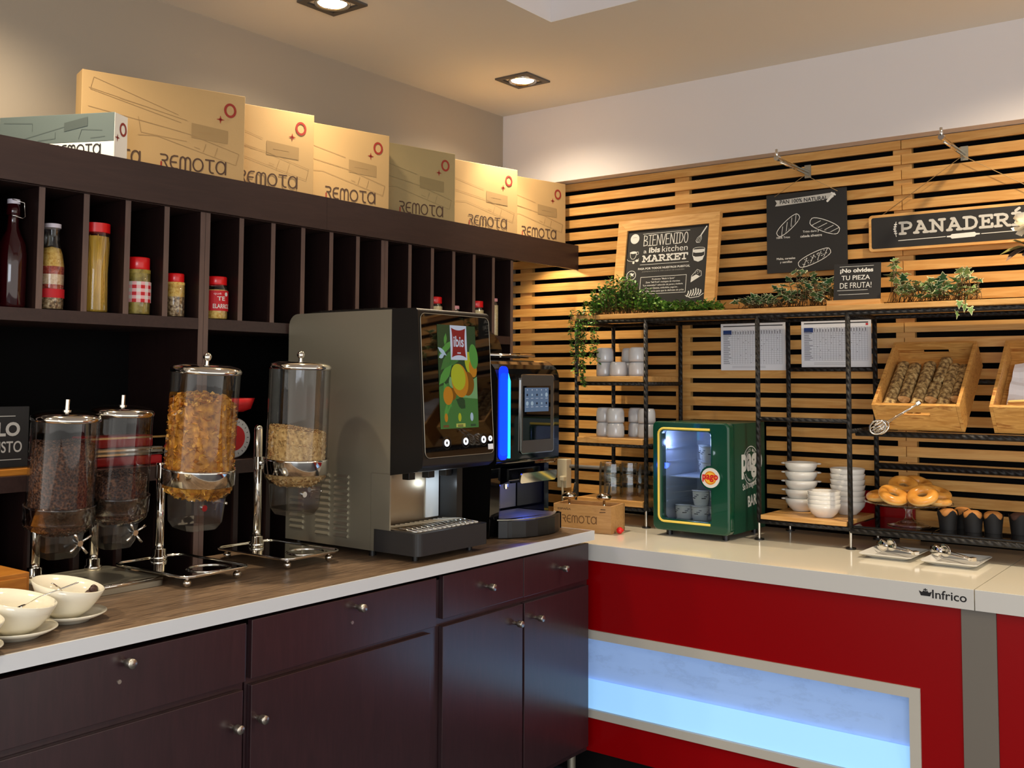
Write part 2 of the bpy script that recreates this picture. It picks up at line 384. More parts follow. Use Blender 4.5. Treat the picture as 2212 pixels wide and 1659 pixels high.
REM = [(.62, [[(0, 1), (.4, 1), (.55, .93), (.6, .78), (.55, .62), (.4, .55), (.14, .55)], [(.3, .55), (.62, 0)]]),
 (.6, [[(.6, 1), (.3, 1), (.1, .9), (0, .65), (0, .35), (.1, .1), (.3, 0), (.6, 0)], [(0, .5), (.5, .5)]]),
 (.9, [[(0, 0), (0, .7), (.06, .92), (.22, 1), (.38, .92), (.45, .7), (.45, 0)], [(.45, .7), (.51, .92), (.67, 1), (.83, .92), (.9, .7), (.9, 0)]]),
 (.88, [circ(.44, .5, .44, .5, 18)+[(.88, .5)]]),
 (.72, [[(0, 1), (.75, 1)], [(.36, 1), (.36, .25), (.42, .08), (.56, 0), (.7, 0)]]),
 (.86, [circ(.42, .5, .42, .5, 18)+[(.84, .5)], [(.86, .98), (.86, 0)]])]
def remota(mb, x0, x1, y0, y1, m, M, wt=.16, red=None, skip=0, z=0.):
    gap = .24; tot = sum(g[0] for g in REM)+gap*5; sx = (x1-x0)/tot; sy = (y1-y0); x = 0; w = wt*sy
    for i, (wd, st) in enumerate(REM):
        if i >= skip:
            for p in st: mb.ribbon([(x0+(x+a)*sx, y0+b*sy) for a, b in p], w, m, M, z=z)
            if i == 0 and red: mb.ribbon([(x0+.06*sx, y0+.4*sy), (x0+.06*sx, y0)], w, red, M, z=z)
        x += wd+gap
def mark(mb, cx, cy, s, m, M, z=0.):
    mb.ribbon(circ(cx+.25*s, cy+.25*s, .42*s, .5*s, 20), .2*s, m, M, closed=True, z=z)
    for dx, dy in ((.35, 0), (-.35, 0), (0, .35), (0, -.35)):
        mb.poly([(cx-.55*s+dx*s, cy-.6*s+dy*s), (cx-.55*s-dy*.3*s-dx*.1*s, cy-.6*s+dx*.3*s-dy*.1*s), (cx-.55*s+dy*.3*s-dx*.1*s, cy-.6*s-dx*.3*s-dy*.1*s)], m, M, z)

# ------------------------------------------------------------------ the setting
m = MB().box(-3.33, 3, -3.5, 4.4, -.06, 0, 'floor_grey'); struct(m.build('floor'))
m = MB(); cx0, cx1, cy0, cy1 = -2.215, 1.4, .2, 3.161; zt = 3.17
for a in ((-3.33, cx0, -3.5, 4.4), (cx1, 3, -3.5, 4.4), (cx0, cx1, -3.5, cy0), (cx0, cx1, cy1, 4.4)): m.box(*a, CEIL, CEIL+.002, 'ceiling_paint')
for a in ((cx0-.03, cx0, cy0, cy1), (cx1, cx1+.03, cy0, cy1), (cx0-.03, cx1+.03, cy1, cy1+.03), (cx0-.03, cx1+.03, cy0-.03, cy0)): m.box(*a, CEIL+.0021, zt, 'white_paint')
m.box(cx0-.03, cx1+.03, cy0-.03, cy1+.03, zt, zt+.03, 'white_paint'); struct(m.build('ceiling'))
m = MB().box(-3.33, -3.23, -3.5, 4.4, 0, CEIL, 'tan_paint'); struct(m.build('wall_left'))
m = MB().box(-3.23, 3, 4.292, 4.4, 0, CEIL, 'black_void'); m.box(-3.23, 3, 4.177, 4.292, 2.513, CEIL, 'white_paint')
wall_back = struct(m.build('wall_back'))
m = MB()
for k in range(-1, 26):
    z1 = 2.462-.0622*k-.0112; z0 = 2.462-.0622*(k+1)+.0112
    if k == -1: z0, z1 = 2.4735, 2.510
    for a, b in ((-3.228, -1.2395), (-1.2365, .762), (.765, 2.9)): m.box(a, b, 4.25, 4.266, z0, z1, 'slat_wood')
struct(m.build('slat_cladding', wall_back))
for x in (-3.142, -2.24, -1.238, -.3, .76, 1.8):
    struct(MB().box(x-.037, x+.037, 4.2665, 4.2915, .84, 2.51, 'slat_wood').build('batten', wall_back))

def downlight(x, y, label):
    t = thing('recessed_downlight', label, 'ceiling light', (x, y, CEIL), 0, 'square recessed downlights')
    m = MB(); h = .09
    for a in ((-h, h, -h, -.066), (-h, h, .066, h), (-h, -.066, -.066, .066), (.066, h, -.066, .066)): m.box(*a, -.008, 0, 'bezel')
    m.build('bezel', t)
    MB().lathe([(.052, -.004), (.062, -.012), (.066, -.006), (.064, -.001), (.05, -.001)], 'chrome', closed=True).build('trim_ring', t)
    MB().cyl(.05, -.006, -.001, 'lamp_glow').build('lamp', t)
downlight(-2.752, 3.703, 'square recessed downlight in the tan ceiling nearest the room corner')
downlight(-2.735, 2.519, 'square recessed downlight cut off by the top edge of the photo')

# ------------------------------------------------------------------ dark shelving along the left wall
XF = -2.825
def shelf_unit(y0, label):
    t = thing('shelving_unit', label, 'shelving', (XF, y0, 0), 90, 'dark shelving units along the left wall')
    w = .8365; d = .40                                    # local: x along the wall, -y to the room
    for a in (0, w-.019): MB().box(a, a+.019, 0, d, 0, 2.072, 'dark_wood').box(a+.0005, a+.0185, -.0015, 0, 0, 2.072, 'edge_wood').build('side_panel', t)
    MB().box(.019, w-.019, d-.012, d, 0, 2.072, 'black_void').build('back_panel', t)
    for k in range(1, 6):
        a = .1365*k+.0005
        MB().box(a, a+.019, .001, d-.012, 1.724, 2.072, 'dark_wood').box(a+.0005, a+.0185, -.0005, .001, 1.724, 2.072, 'edge_wood').build('divider', t)
        MB().box(a, a+.019, .001, d-.012, .2, 1.212, 'dark_wood').build('divider', t)
    for z0, z1 in ((1.688, 1.724), (1.212, 1.256), (.16, .2)):
        MB().box(.0195, w-.0195, -.001, d-.012, z0, z1, 'dark_wood_flat').build('shelf', t)
shelf_unit(1.2225, 'dark brown shelving unit at the left holding syrup, pasta and red-lidded jars')
shelf_unit(2.0595, 'dark brown shelving unit in the middle, mostly empty slots behind the steel juice machine')
shelf_unit(2.8965, 'dark brown shelving unit nearest the slatted wall')
shelf_unit(.3855, 'dark brown shelving unit cut off by the left edge of the photo')
cap = thing('shelf_canopy', 'dark brown canopy board over the shelving, carrying the row of cartons', 'shelf', (XF, 2.5, 2.072))
for a, b in ((.35, 2.5745), (2.5755, 4.248)):
    MB().box(-.0, .018, a-2.5, b-2.5, .003, .1235, 'dark_wood_flat').build('fascia', cap)
MB().box(-.40, -.0005, .35-2.5, 4.17-2.5, .1, .124, 'dark_wood_flat').build('top_board', cap)
MB().box(-.40, -.0005, .35-2.5, 3.737-2.5, .001, .099, 'dark_wood_flat').build('filler', cap)

# ------------------------------------------------------------------ cartons on the canopy
ZB = 2.1965
def carton(yr, wd, ang, label, shaded=False, first=False, h=.305, x=-2.851):
    t = thing('carton', label, 'box', (x, yr, ZB), ang, 'flat printed cartons standing on the shelf canopy')
    b, fa = ('cardboard_shaded', 'shaded_faint') if shaded else ('cardboard', 'print_faint')
    T = .075
    MB().box(-wd, 0, 0, T, 0, h, b).build('body', t, .002)
    m = MB(); M = FR((0, -.0012, 0))
    m.poly([(-.185, .135), (-.06, .13), (-.06, .175), (-.185, .185), (-.185, .15)], 'print_fill' if not shaded else 'shaded_faint', M, -.0003)
    for p in ([(-.36, .12), (-.30, .125), (-.03, .06), (-.02, .10), (-.19, .145), (-.36, .17)], [(-.145, .09), (-.135, .12)], [(-.105, .08), (-.095, .112)], [(-.16, .158), (-.10, .156)],
              [(-wd+.02, .25), (-.20, .19)], [(-wd+.02, .19), (-.22, .15)], [(-.175, .105), (-.155, .10)]): m.ribbon(p, .0016, fa, M, cap=False)
    if first:
        for p in ([(-.50, .285), (-.51, .245), (-.22, .18)], [(-.50, .285), (-.23, .205)], [(-.42, .23), (-.33, .215)], [(-.36, .18), (-.35, .13), (-.2, .12)]): m.ribbon(p, .0016, fa, M, cap=False)
    m.build('sketch_print', t)
    m = MB()
    remota(m, -.285, -.066, .024, .066, 'print_brown', M, .125, 'mark_red'); m.build('lettering', t)
    if first: m = MB(); remota(m, -.53, -.352, .024, .066, 'print_brown', M, .125); m.build('lettering', t)
    m = MB(); mark(m, -.064, .236, .042, 'mark_red', M); m.build('printed_emblem', t)
    MB().box(-.0005, .0012, .006, .010, .002, h-.002, 'print_brown').build('lid_seam', t)
    return t
carton(2.231, .535, 73.2, 'large carton at the left of the row, half hidden by the grey and white carton', first=True)
carton(2.546, .43, 73.8, 'second carton from the left, its first letter hidden by the large carton')
carton(2.944, .52, 76.5, 'third carton from the left, above the seam in the canopy board')
carton(3.351, .52, 77, 'carton with shadow painted into its cardboard, darkest of the row', shaded=True)
carton(3.782, .52, 77.5, 'bright carton second from the slatted wall', x=-2.838)
carton(4.199, .50, 77, 'carton at the end of the row touching the slatted wall')
t = thing('carton', 'grey and white carton lying on the canopy in front of the large brown carton', 'box', (-2.822, 1.722, ZB), 25.6)
m = MB().box(-.396, 0, 0, .07, .05, .139, 'carton_grey'); m.box(-.396, 0, 0, .07, 0, .05, 'carton_white'); m.build('body', t, .0015)
M = FR((0, -.0012, 0)); m = MB()
m.poly([(-.17, .085), (-.09, .10), (-.09, .128), (-.17, .112)], 'carton_line', M)
for p in ([(-.38, .12), (-.28, .115), (-.28, .09)], [(-.32, .065), (-.17, .10)], [(-.12, .06), (-.11, .09), (-.04, .085)], [(-.26, .06), (-.2, .065), (-.2, .085)], [(-.08, .062), (-.03, .066)]): m.ribbon(p, .0013, 'carton_line', M, cap=False)
m.build('sketch_print', t)
m = MB(); remota(m, -.20, -.045, .012, .042, 'ink', M, .14); m.build('lettering', t)
M2 = FR((.0012, 0, 0), (0, 1, 0)); MB().box(-.0005, .001, .001, .069, .001, .138, 'carton_white').build('end_panel', t)
m = MB(); mark(m, .036, .085, .036, 'mark_red', M2, z=.0006); m.build('printed_emblem', t)

# ------------------------------------------------------------------ jars and bottles on the shelf
ZS = 1.7245
def jar(name, label, y, r, h, lid, lid_h, body, x=-2.885, lr=None, neck=None, grp='glass jars on the upper shelf', cat='jar'):
    t = thing(name, label, cat, (x, y, ZS), 90, grp); lr = lr or r*.88; hb = h-lid_h
    prof = [(.001, .001), (r*.9, .001), (r, .008), (r, hb*.86), (lr*.95, hb*.97), (lr*.95, hb)]
    MB().lathe(prof, 'clear_glass').build('glass', t)
    m = MB(); z = .004; 
    for f, mt in body:
        z2 = z+f*(hb*.9); m.cyl(r*.94, z, z2, mt, seg=28); z = z2
    m.build('contents', t)
    MB().lathe([(.001, hb+lid_h), (lr*.96, hb+lid_h), (lr, hb+lid_h-.003), (lr, hb), (lr*.97, hb-.002)], lid).build('lid', t)
    return t
t = thing('swing_top_bottle', 'swing-top bottle of dark red syrup at the far left of the shelf', 'bottle', (-2.885, 1.455, ZS), 90)
MB().lathe([(.001, 0), (.036, 0), (.039, .006), (.039, .15), (.034, .185), (.018, .22), (.0145, .24), (.0145, .262), (.019, .268), (.019, .296), (.001, .296)], 'syrup').build('glass', t)
MB().cyl(.017, .297, .31, 'white_lid').build('stopper', t)
m = MB().tube([(-.012, -.016, .308), (.022, -.018, .302), (.024, -.02, .262), (.016, -.022, .256), (-.017, -.018, .264)], .0016, 'chrome', seg=6); m.lathe([(.0195, .262), (.0205, .263), (.0195, .264)], 'chrome', closed=True); m.build('wire_bail', t)
t = thing('glass_bottle', 'clear milk bottle layered with pasta and red risotto mix', 'bottle', (-2.885, 1.572, ZS), 90)
bp = [(.001, .001), (.034, .001), (.0375, .008), (.0375, .13), (.031, .17), (.0215, .20), (.0205, .235), (.0225, .242)]
MB().lathe(bp, 'clear_glass').build('glass', t); m = MB()
for z0, z1, mt in ((.004, .052, 'grain_dark'), (.052, .075, 'dried_tomato'), (.075, .105, 'rice_mix'), (.105, .128, 'dried_tomato')): m.cyl(.035, z0, z1, mt, seg=28)
m.lathe([(.035, .128), (.030, .165), (.024, .182), (.001, .188)], 'pasta_bits', seg=28); m.build('contents', t)
m = MB(); m.lathe([(.0378, .036), (.0378, .062)], 'red_label', seg=28); m.build('label_band', t)
MB().cyl(.024, .242, .254, 'white_lid').build('lid', t)
t = thing('spaghetti_jar', 'tall red-lidded jar packed with spaghetti', 'jar', (-2.89, 1.711, ZS), 90)
MB().lathe([(.001, .001), (.043, .001), (.044, .01), (.0415, .12), (.044, .225), (.041, .24), (.040, .245)], 'clear_glass').build('glass', t)
MB().cyl(.0425, .244, .272, 'red_lid').build('lid', t)
m = MB(); m.lathe([(.001, .004), (.038, .004), (.034, .12), (.039, .232), (.001, .238)], 'spaghetti', seg=24)
for i in range(64):
    a = random.uniform(0, 2*PI); b = a+random.uniform(-.5, .5); r1 = .0395
    m.tube([(r1*math.cos(a), r1*math.sin(a), .004), (.0375*math.cos((a+b)/2), .0375*math.sin((a+b)/2), .12), (.041*math.cos(b), .041*math.sin(b), random.uniform(.21, .237))], .0012, 'spaghetti', seg=5)
m.build('spaghetti', t)
t = jar('jam_jar', 'squat red-lidded jar with a red and white gingham band', 1.855, .041, .182, 'red_lid', .036, [(1.06, 'pickle')])
m = MB(); z0, z1 = .04, .105; nr = 6; ns = 20
for i in range(ns):
    for k in range(nr):
        a0, a1 = 2*PI*i/ns, 2*PI*(i+1)/ns; za, zb = z0+(z1-z0)*k/nr, z0+(z1-z0)*(k+1)/nr; r = .0415
        mt = 'carton_white' if (i % 2 and k % 2) else ('red_label' if (i % 2 == 0 and k % 2 == 0) else 'pink_check')
        m.add([(r*math.cos(a0), r*math.sin(a0), za), (r*math.cos(a1), r*math.sin(a1), za), (r*math.cos(a1), r*math.sin(a1), zb), (r*math.cos(a0), r*math.sin(a0), zb)], [(0, 1, 2, 3)], mt)
m.build('gingham_band', t)
jar('jar', 'small red-lidded jar of pasta over dark grains, between gingham jar and rice jar', 1.99, .034, .143, 'red_lid', .026, [(.6, 'grain_dark'), (.45, 'pasta_bits')])
t = jar('jar', 'small red-lidded jar with a red label reading TE ... EL ARROZ', 2.152, .040, .146, 'red_lid', .026, [(.9, 'pasta_bits')])
m = MB(); r = .0408
def onr(u, v, r=r): a = -PI/2+u/r; return (r*math.cos(a), r*math.sin(a), v)
for i in range(12):
    u0, u1 = -.05+.1*i/12-.0, -.05+.1*(i+1)/12
    m.add([onr(u0, .03), onr(u1, .03), onr(u1, .098), onr(u0, .098)], [(0, 1, 2, 3)], 'red_label')
def wrap(m, t_, x0, x1, y0, y1, mt):
    vs, fs = glyphs(t_, .02, 0); xs = [v[0] for v in vs]; ys = [v[1] for v in vs]
    m.add([onr(x0+(v[0]-min(xs))/(max(xs)-min(xs))*(x1-x0), y0+(v[1]-min(ys))/(max(ys)-min(ys))*(y1-y0), r+.0006) for v in vs], fs, mt)
wrap(m, 'TE', -.022, .006, .064, .078, 'carton_white'); wrap(m, 'ELARROZ', -.036, .03, .038, .053, 'carton_white')
wrap(m, 'qué', -.034, -.008, .082, .091, 'pink_check'); m.add([onr(.012+.007*math.cos(k), .086+.007*math.sin(k), r+.0006) for k in [2*PI*i/12 for i in range(12)]], [tuple(range(12))], 'carton_white')
m.build('label_band', t)
jar('jar', 'red-lidded jar behind the juice machine, left of the two whose lids show', 3.262, .036, .152, 'red_lid', .026, [(.95, 'pale_grain')])
jar('jar', 'smallest jar, its pink top barely showing behind the juice machine', 3.385, .03, .122, 'pink_lid', .012, [(.9, 'pasta_bits')])
jar('jar', 'red-lidded jar behind the juice machine, right of the two whose lids show', 3.542, .036, .152, 'red_lid', .026, [(.95, 'pale_grain')])
jar('jar', 'tall slim jar of pale grain with a pink lid at the shelf end', 3.663, .0255, .172, 'pink_lid', .012, [(.95, 'pale_grain')], lr=.021)

# ------------------------------------------------------------------ left cabinets and worktop
XC = -2.149
w = thing('worktop', 'brown wood-look worktop with a pale edge over the dark cabinets', 'worktop', (-2.5, 2, .918))
MB().box(-.322, .344, -1.6, 1.36, 0, .035, 'laminate').build('board', w)
MB().box(.3445, .351, -1.6, 1.366, 0, .0352, 'strip_grey').box(-.322, .3445, 1.3605, 1.366, 0, .0352, 'strip_grey').build('edge_strip', w)
def knob(par, x, z, y):
    MB().lathe([(.006, .0), (.0065, .012), (.0115, .016), (.0115, .032), (.0105, .0335), (.001, .0335)], 'knob_steel', TR(x, y, z) @ RX(90), 20).build('knob', par)
def cabinet(y0, y1, label, fronts, step=0.):
    t = thing('base_cabinet', label, 'cabinet', (XC-.022+step, y0, .127), 90, 'dark base cabinets')
    wd = y1-y0; d = .62
    MB().box(.001, wd-.001, .0, d, 0, .768, 'cabinet_wood').build('carcass', t)
    for kind, a, b, z0, z1, kx, kz, key in fronts:
        f = MB().box(a-y0, b-y0, -.018, -.0005, z0-.127, z1-.127, 'cabinet_wood').build(kind, t, .0015)
        knob(f, kx-y0, kz-.127, -.018)
        if key: MB().cyl(.005, 0, .002, 'knob_steel', TR(key[0]-y0, -.018, key[1]-.127) @ RX(90), 12).build('keyhole', f)
    for a, b in ((.03, .05), (wd-.03, .05), (.03, d-.05), (wd-.03, d-.05)): MB().cyl(.016, -.127, 0, 'steel', TR(a, b, 0)).build('leg', t)
cabinet(.98, 1.728, 'dark cabinet at the lower left with one wide drawer above its door', [('drawer', .985, 1.722, .757, .905, 1.378, .880, (1.365, .838)), ('door', .985, 1.716, .135, .738, 1.686, .652, None)])
cabinet(1.732, 2.462, 'dark middle cabinet with a slightly open wide drawer, bluish sheen', [('drawer', 1.740, 2.456, .760, .909, 2.112, .879, (2.095, .838)), ('door', 1.742, 2.432, .135, .744, 1.763, .657, None)])
cabinet(2.466, 3.358, 'dark cabinet at the right end with two small drawers over two doors', [('drawer', 2.498, 2.924, .773, .908, 2.722, .841, None), ('drawer', 2.927, 3.342, .771, .908, 3.153, .841, None),
        ('door', 2.498, 2.922, .150, .750, 2.877, .692, None), ('door', 2.932, 3.342, .150, .750, 3.0, .689, None)], -.008)

# ------------------------------------------------------------------ red buffet counter along the slatted wall
YR = 3.372
b = thing('buffet_counter', 'long red buffet counter with white worktop and glowing blue-white panel', 'counter', (-1.5, 3.8, 0))
def rel(m): return TR(1.5, -3.8, 0)
R0 = TR(1.5, -3.8, 0)
MB().box(-2.80, -.7905, YR, 4.248, .837, .9, 'worktop_white', R0).box(-2.80, -.7905, YR-.0012, YR-.0002, .8372, .8985, 'slab_front', R0).build('worktop_slab', b)
MB().box(-.7875, 1.3, YR, 4.248, .837, .9, 'worktop_white', R0).box(-.7875, 1.3, YR-.0012, YR-.0002, .8372, .8985, 'slab_front', R0).build('worktop_slab', b)
yr = YR+.014
m = MB(); x0, x1 = -2.79, -.832
m.box(x0, x1, yr, yr+.018, .572, .836, 'red_gloss', R0); m.box(x0, x1, yr, yr+.018, .116, .243, 'red_gloss', R0); m.box(-.957, x1, yr, yr+.018, .243, .572, 'red_gloss', R0); m.build('front_panel', b)
MB().box(-.731, 1.3, yr, yr+.018, .116, .836, 'red_gloss', R0).build('front_panel', b)
MB().box(-.831, -.732, yr-.004, yr+.02, .116, .836, 'grey_panel', R0).build('pillar', b)
m = MB(); m.box(-2.79, -.957, yr-.008, yr+.05, .539, .572, 'frame_grey', R0); m.box(-2.79, -.957, yr-.008, yr+.05, .243, .273, 'frame_grey', R0); m.box(-.99, -.957, yr-.008, yr+.05, .273, .539, 'frame_grey', R0); m.build('panel_frame', b)
MB().box(-2.79, -.991, yr+.035, yr+.04, .372, .538, 'frosted_panel', R0).build('emissive_panel', b)
MB().prism([(yr+.004, .274), (yr+.045, .274), (yr+.045, .372), (yr+.022, .379)], -2.79, -.991, 'glow_panel', R0 @ Matrix(((0, 0, 1, 0), (1, 0, 0, 0), (0, 1, 0, 0), (0, 0, 0, 1)))).build('emissive_panel', b)
MB().box(-2.79, 1.3, yr+.06, 4.2, 0.0, .836, 'black_plastic', R0 @ TR(0, 0, 0)).build('carcass', b)
m = MB(); M = FR((0, YR-.0018, 0)); m.text('Infrico', -.912, -.811, .858, .885, 'ink', R0 @ M, .012); m.build('lettering', b); m = MB()
cxl, czl = -.93, .872
m.poly([(cxl-.016, czl-.009), (cxl+.012, czl-.009), (cxl+.018, czl+.006), (cxl+.008, czl+.002), (cxl+.003, czl+.008), (cxl-.002, czl+.002), (cxl-.007, czl+.008), (cxl-.012, czl+.002), (cxl-.022, czl+.006)], 'ink', R0 @ M)
m.ribbon([(cxl-.002, czl), (cxl-.002, czl+.013)], .003, 'ink', R0 @ M); m.ribbon([(cxl-.007, czl+.010), (cxl+.003, czl+.010)], .003, 'ink', R0 @ M); m.build('printed_emblem', b)

# ------------------------------------------------------------------ black rebar shelving on the counter
PX = [-2.572, -2.216, -1.704, -1.339, -.55]; YF, YB = 3.88, 4.195; ZC = .9
g = thing('rebar_shelving', 'black twisted-bar shelving frame with wooden boards on the white counter', 'shelving', (-1.6, 4.04, ZC))
G = TR(1.6, -4.04, -ZC)
for x in PX:
    for y in (YF, YB):
        MB().tube([(x, y, .972), (x, y, 1.795)], .0095, 'rebar', G).build('post', g)
        m = MB().cyl(.006, .906, .974, 'knob_steel', G @ TR(x, y, 0), 12); m.cyl(.019, .9005, .906, 'black_plastic', G @ TR(x, y, 0), 20); m.build('foot', g)
def bar(p, q, r=.009): MB().tube([p, q], r, 'rebar', G).build('rail', g)
for y in (YF, YB): bar((PX[0], y, 1.788), (PX[-1]+.1, y, 1.788))
for i, x in enumerate(PX):
    bar((x, YF, 1.787), (x, YB, 1.787)); bar((x, YF, .975), (x, YB, .975))
for z in (1.513, 1.246, .974):
    for y in (YF, YB): bar((PX[0], y, z), (PX[1], y, z))
    for x in PX[:2]: bar((x, YF, z), (x, YB, z))
bar((PX[2], YF, 1.378), (PX[3], YF, 1.378)); bar((PX[2], YB, 1.577), (PX[3], YB, 1.577))
bar((PX[2], YF, .974), (PX[3], YF, .974)); bar((PX[2], YB, .974), (PX[3], YB, .974))
bar((PX[3], YF, 1.340), (PX[3], YB, 1.340)); bar((PX[3], 3.955, 1.331), (PX[-1]+.1, 3.955, 1.331), .011); bar((PX[3], YB, 1.192), (PX[-1]+.1, YB, 1.192), .013); bar((PX[3], YB, 1.530), (PX[-1], YB, 1.530))
bar((PX[3], YF, .970), (PX[-1]+.1, YF, .970), .011); bar((PX[3], YB, .970), (PX[-1]+.1, YB, .970))
for a, c in ((PX[0]-.02, -1.4195), (-1.4185, PX[-1]+.12)):
    MB().box(a, c, YF-.012, YB+.012, 1.7985, 1.819, 'light_wood', G).build('top_board', g, .0015)
for z in (1.546, 1.275, 1.009):
    MB().box(PX[0]+.01, PX[1]-.01, YF-.012, YB+.004, z-.024, z, 'light_wood', G).build('shelf_board', g, .0015)
MB().box(PX[2]+.012, PX[3]-.012, YF-.014, YB-.002, .984, 1.001, 'light_wood', G).build('shelf_board', g, .0015)
for a, c in ((PX[3]+.012, -1.046), (-1.044, PX[-1]+.05)):
    m = MB().box(a, c, YF-.006, YB+.006, .982, .990, 'black_gloss', G); m.build('black_tray', g, .002)

# ------------------------------------------------------------------ cereal dispensers
ZW = .9532
def world(o): return Matrix.Translation(o.location) @ o.rotation_euler.to_matrix().to_4x4()
def flakes(mb, R, z0, z1, n, size, mats, M, top=None, thick=.0):
    for i in range(n):
        a = random.uniform(0, 2*PI)
        if top and random.random() < .3: r = R*math.sqrt(random.random()); z = top(r, a)
        else: r = R*random.uniform(.96, 1.03); z = random.uniform(z0, min(z1, top(R, a)) if top else z1)
        T = M @ TR(r*math.cos(a), r*math.sin(a), z) @ Matrix.Rotation(random.uniform(0, 6.3), 4, Vector((random.uniform(-1, 1), random.uniform(-1, 1), random.uniform(-1, 1))).normalized())
        s = size*random.uniform(.6, 1.2); k = s*.35
        vs = [(-s*.5, -s*.35, k*.4), (0, -s*.5, 0), (s*.5, -s*.3, k*.6), (s*.45, s*.4, k*.3), (0, s*.45, -k*.2), (-s*.5, s*.35, k*.5), (0, 0, -k*.3)]
        mb.add(vs, [(6, 0, 1), (6, 1, 2), (6, 2, 3), (6, 3, 4), (6, 4, 5), (6, 5, 0)], random.choice(mats), T)
def hopper(t, ax, ay, zr, R, zl, tilt, chrome_ring, knob_side, ow, zc, zo, lid_ball):
    """hopper with lid, ring, funnel, outlet and turning knob; returns its matrix"""
    M = TR(ax, ay, zr) @ RX(tilt); h = zl-zr
    MB().lathe([(R, -.02), (R, h)], 'clear_plastic', M, 40).build('hopper', t)
    lid = MB().lathe([(.001, h+.016), (R*.7, h+.015), (R*.97, h+.008), (R*1.03, h), (R*1.03, h-.008), (R*1.0, h-.009), (R*.99, h-.002)], 'chrome', M, 40).build('lid', t)
    m = MB()
    if lid_ball: m.cyl(.006, h+.013, h+.03, 'chrome', M, 12); m.sphere((0, 0, h+.037), .0125, 'chrome', M)
    else: m.cyl(.012, h+.012, h+.02, 'chrome', M, 16); m.cyl(.0065, h+.02, h+.048, 'chrome', M, 16)
    m.build('lid_knob', lid)
    rm = 'chrome' if chrome_ring else 'clear_ring'
    MB().lathe([(R*1.01, .012), (R*1.07, .012), (R*1.05, .006), (R*1.05, -.034), (R*1.02, -.036), (R*1.01, -.03)], rm, M, 40, closed=True).build('collar_ring', t)
    # round funnel becoming a square outlet
    n = 32; vs = []; fs = []
    lv = [(R*1.03, -.036, 0), (R*1.0, -.05, 0), (ow*1.12, zc-zr, .8), (ow, zo-zr+.02, 1), (ow*.8, zo-zr, 1)]
    for r, z, sq in lv:
        for i in range(n):
            a = 2*PI*i/n+PI/4; c, s_ = math.cos(a), math.sin(a); q = min(1/max(abs(c), abs(s_)), 1.22)
            k = r*((1-sq)+sq*q); vs.append((k*c, k*s_, z))
    for l in range(len(lv)-1):
        for i in range(n): j = (i+1) % n; fs.append((l*n+i, l*n+j, (l+1)*n+j, (l+1)*n+i))
    MB().add(vs, fs[:2*n], 'clear_plastic', M, True).build('funnel', t)
    MB().add(vs, fs[2*n:], 'frosted_plastic', M).build('outlet', t)
    zk = zc-zr-.02
    K = M @ (TR(ow*1.02, 0, zk) @ RY(90) if knob_side == 'x' else TR(ow*.55, -ow*1.02, zk) @ RX(90))
    m = MB().cyl(.008, -.004, .016, 'chrome', K, 14)
    for q in range(4 if knob_side != 'x' else 3):
        a = 2*PI*q/(4 if knob_side != 'x' else 3)+.6; m.tube([(.006*math.cos(a), .006*math.sin(a), .012), (.034*math.cos(a), .034*math.sin(a), .018)], [.003, .0042], 'chrome', K, 8)
    m.build('turn_knob', t)
    if knob_side == 'x': MB().cyl(.009, 0, .008, 'chrome', M @ TR(-ow*.4, -ow*1.06, zk) @ RX(90), 14).build('axle_cap', t)
    return M
def post(t, x, y, z0, z1, ax, ay, zr, R, dome=False):
    m = MB().tube([(x, y, z0), (x, y, z1)], .0135, 'chrome', seg=20)
    if dome: m.sphere((x, y, z1), .0135, 'chrome', seg=20)
    m.build('post', t)
    MB().lathe([(.0137, z0), (.024, z0), (.024, z0+.012), (.02, z0+.014), (.02, z0+.032), (.0137, z0+.034)], 'chrome', TR(x, y, 0)).build('post_collar', t)
    d = Vector((ax-x, ay-y, 0)); L = d.length-R; d.normalize()
    m = MB().tube([(x, y, zr-.012), (x+d.x*L, y+d.y*L, zr-.012)], .008, 'chrome'); m.cyl(.018, zr-.032, zr+.008, 'chrome', TR(x, y, 0), 20); m.build('bracket', t)
def single(label, x, y, x0, x1, y0, y1, px, py, ptop, zr, zl, zc, zo, tilt, R, dome):
    t = thing('cereal_dispenser', label, 'dispenser', (x, y, ZW), 90, 'single cereal dispensers with chrome trays')
    L = lambda wx, wy: (wy-y, x-wx)
    z = lambda v: v-ZW
    a = L(x1, y0); b_ = L(x0, y1)
    MB().prism(rrect(a[0], b_[0], a[1], b_[1], .035), .030, .034, 'chrome').build('base_plate', t, .0015)
    m = MB(); m.tube([(p[0], p[1], .0345) for p in rrect(a[0], b_[0], a[1], b_[1], .035)], .0035, 'chrome', closed=True, seg=8)
    m.build('tray_rim', t)
    MB().lathe([(.052, .0345), (.058, .038), (.064, .0345)], 'chrome', TR(L(x, y)[0]+.02, -.03, 0), closed=True).build('drip_ring', t)
    for cx, cy in ((a[0]+.03, a[1]+.03), (b_[0]-.03, a[1]+.03), (a[0]+.03, b_[1]-.03), (b_[0]-.03, b_[1]-.03)):
        MB().sphere((cx, cy, .0125), .012, 'chrome').cyl(.006, .02, .031, 'chrome', TR(cx, cy, 0), 12).build('foot', t)
    p = L(px, py); post(t, p[0], p[1], .034, z(ptop), 0, 0, z(zr), R, dome)
    return t, hopper(t, 0, 0, z(zr), R, z(zl), tilt, True, 'x', .062, z(zc), z(zo), True)
t3, M3 = single('chrome cereal dispenser filled with yellow cornflakes', -2.515, 1.83, -2.765, -2.415, 1.72, 1.948, -2.72, 1.845, 1.275, 1.262, 1.555, 1.19, 1.10, 5, .0975, False)
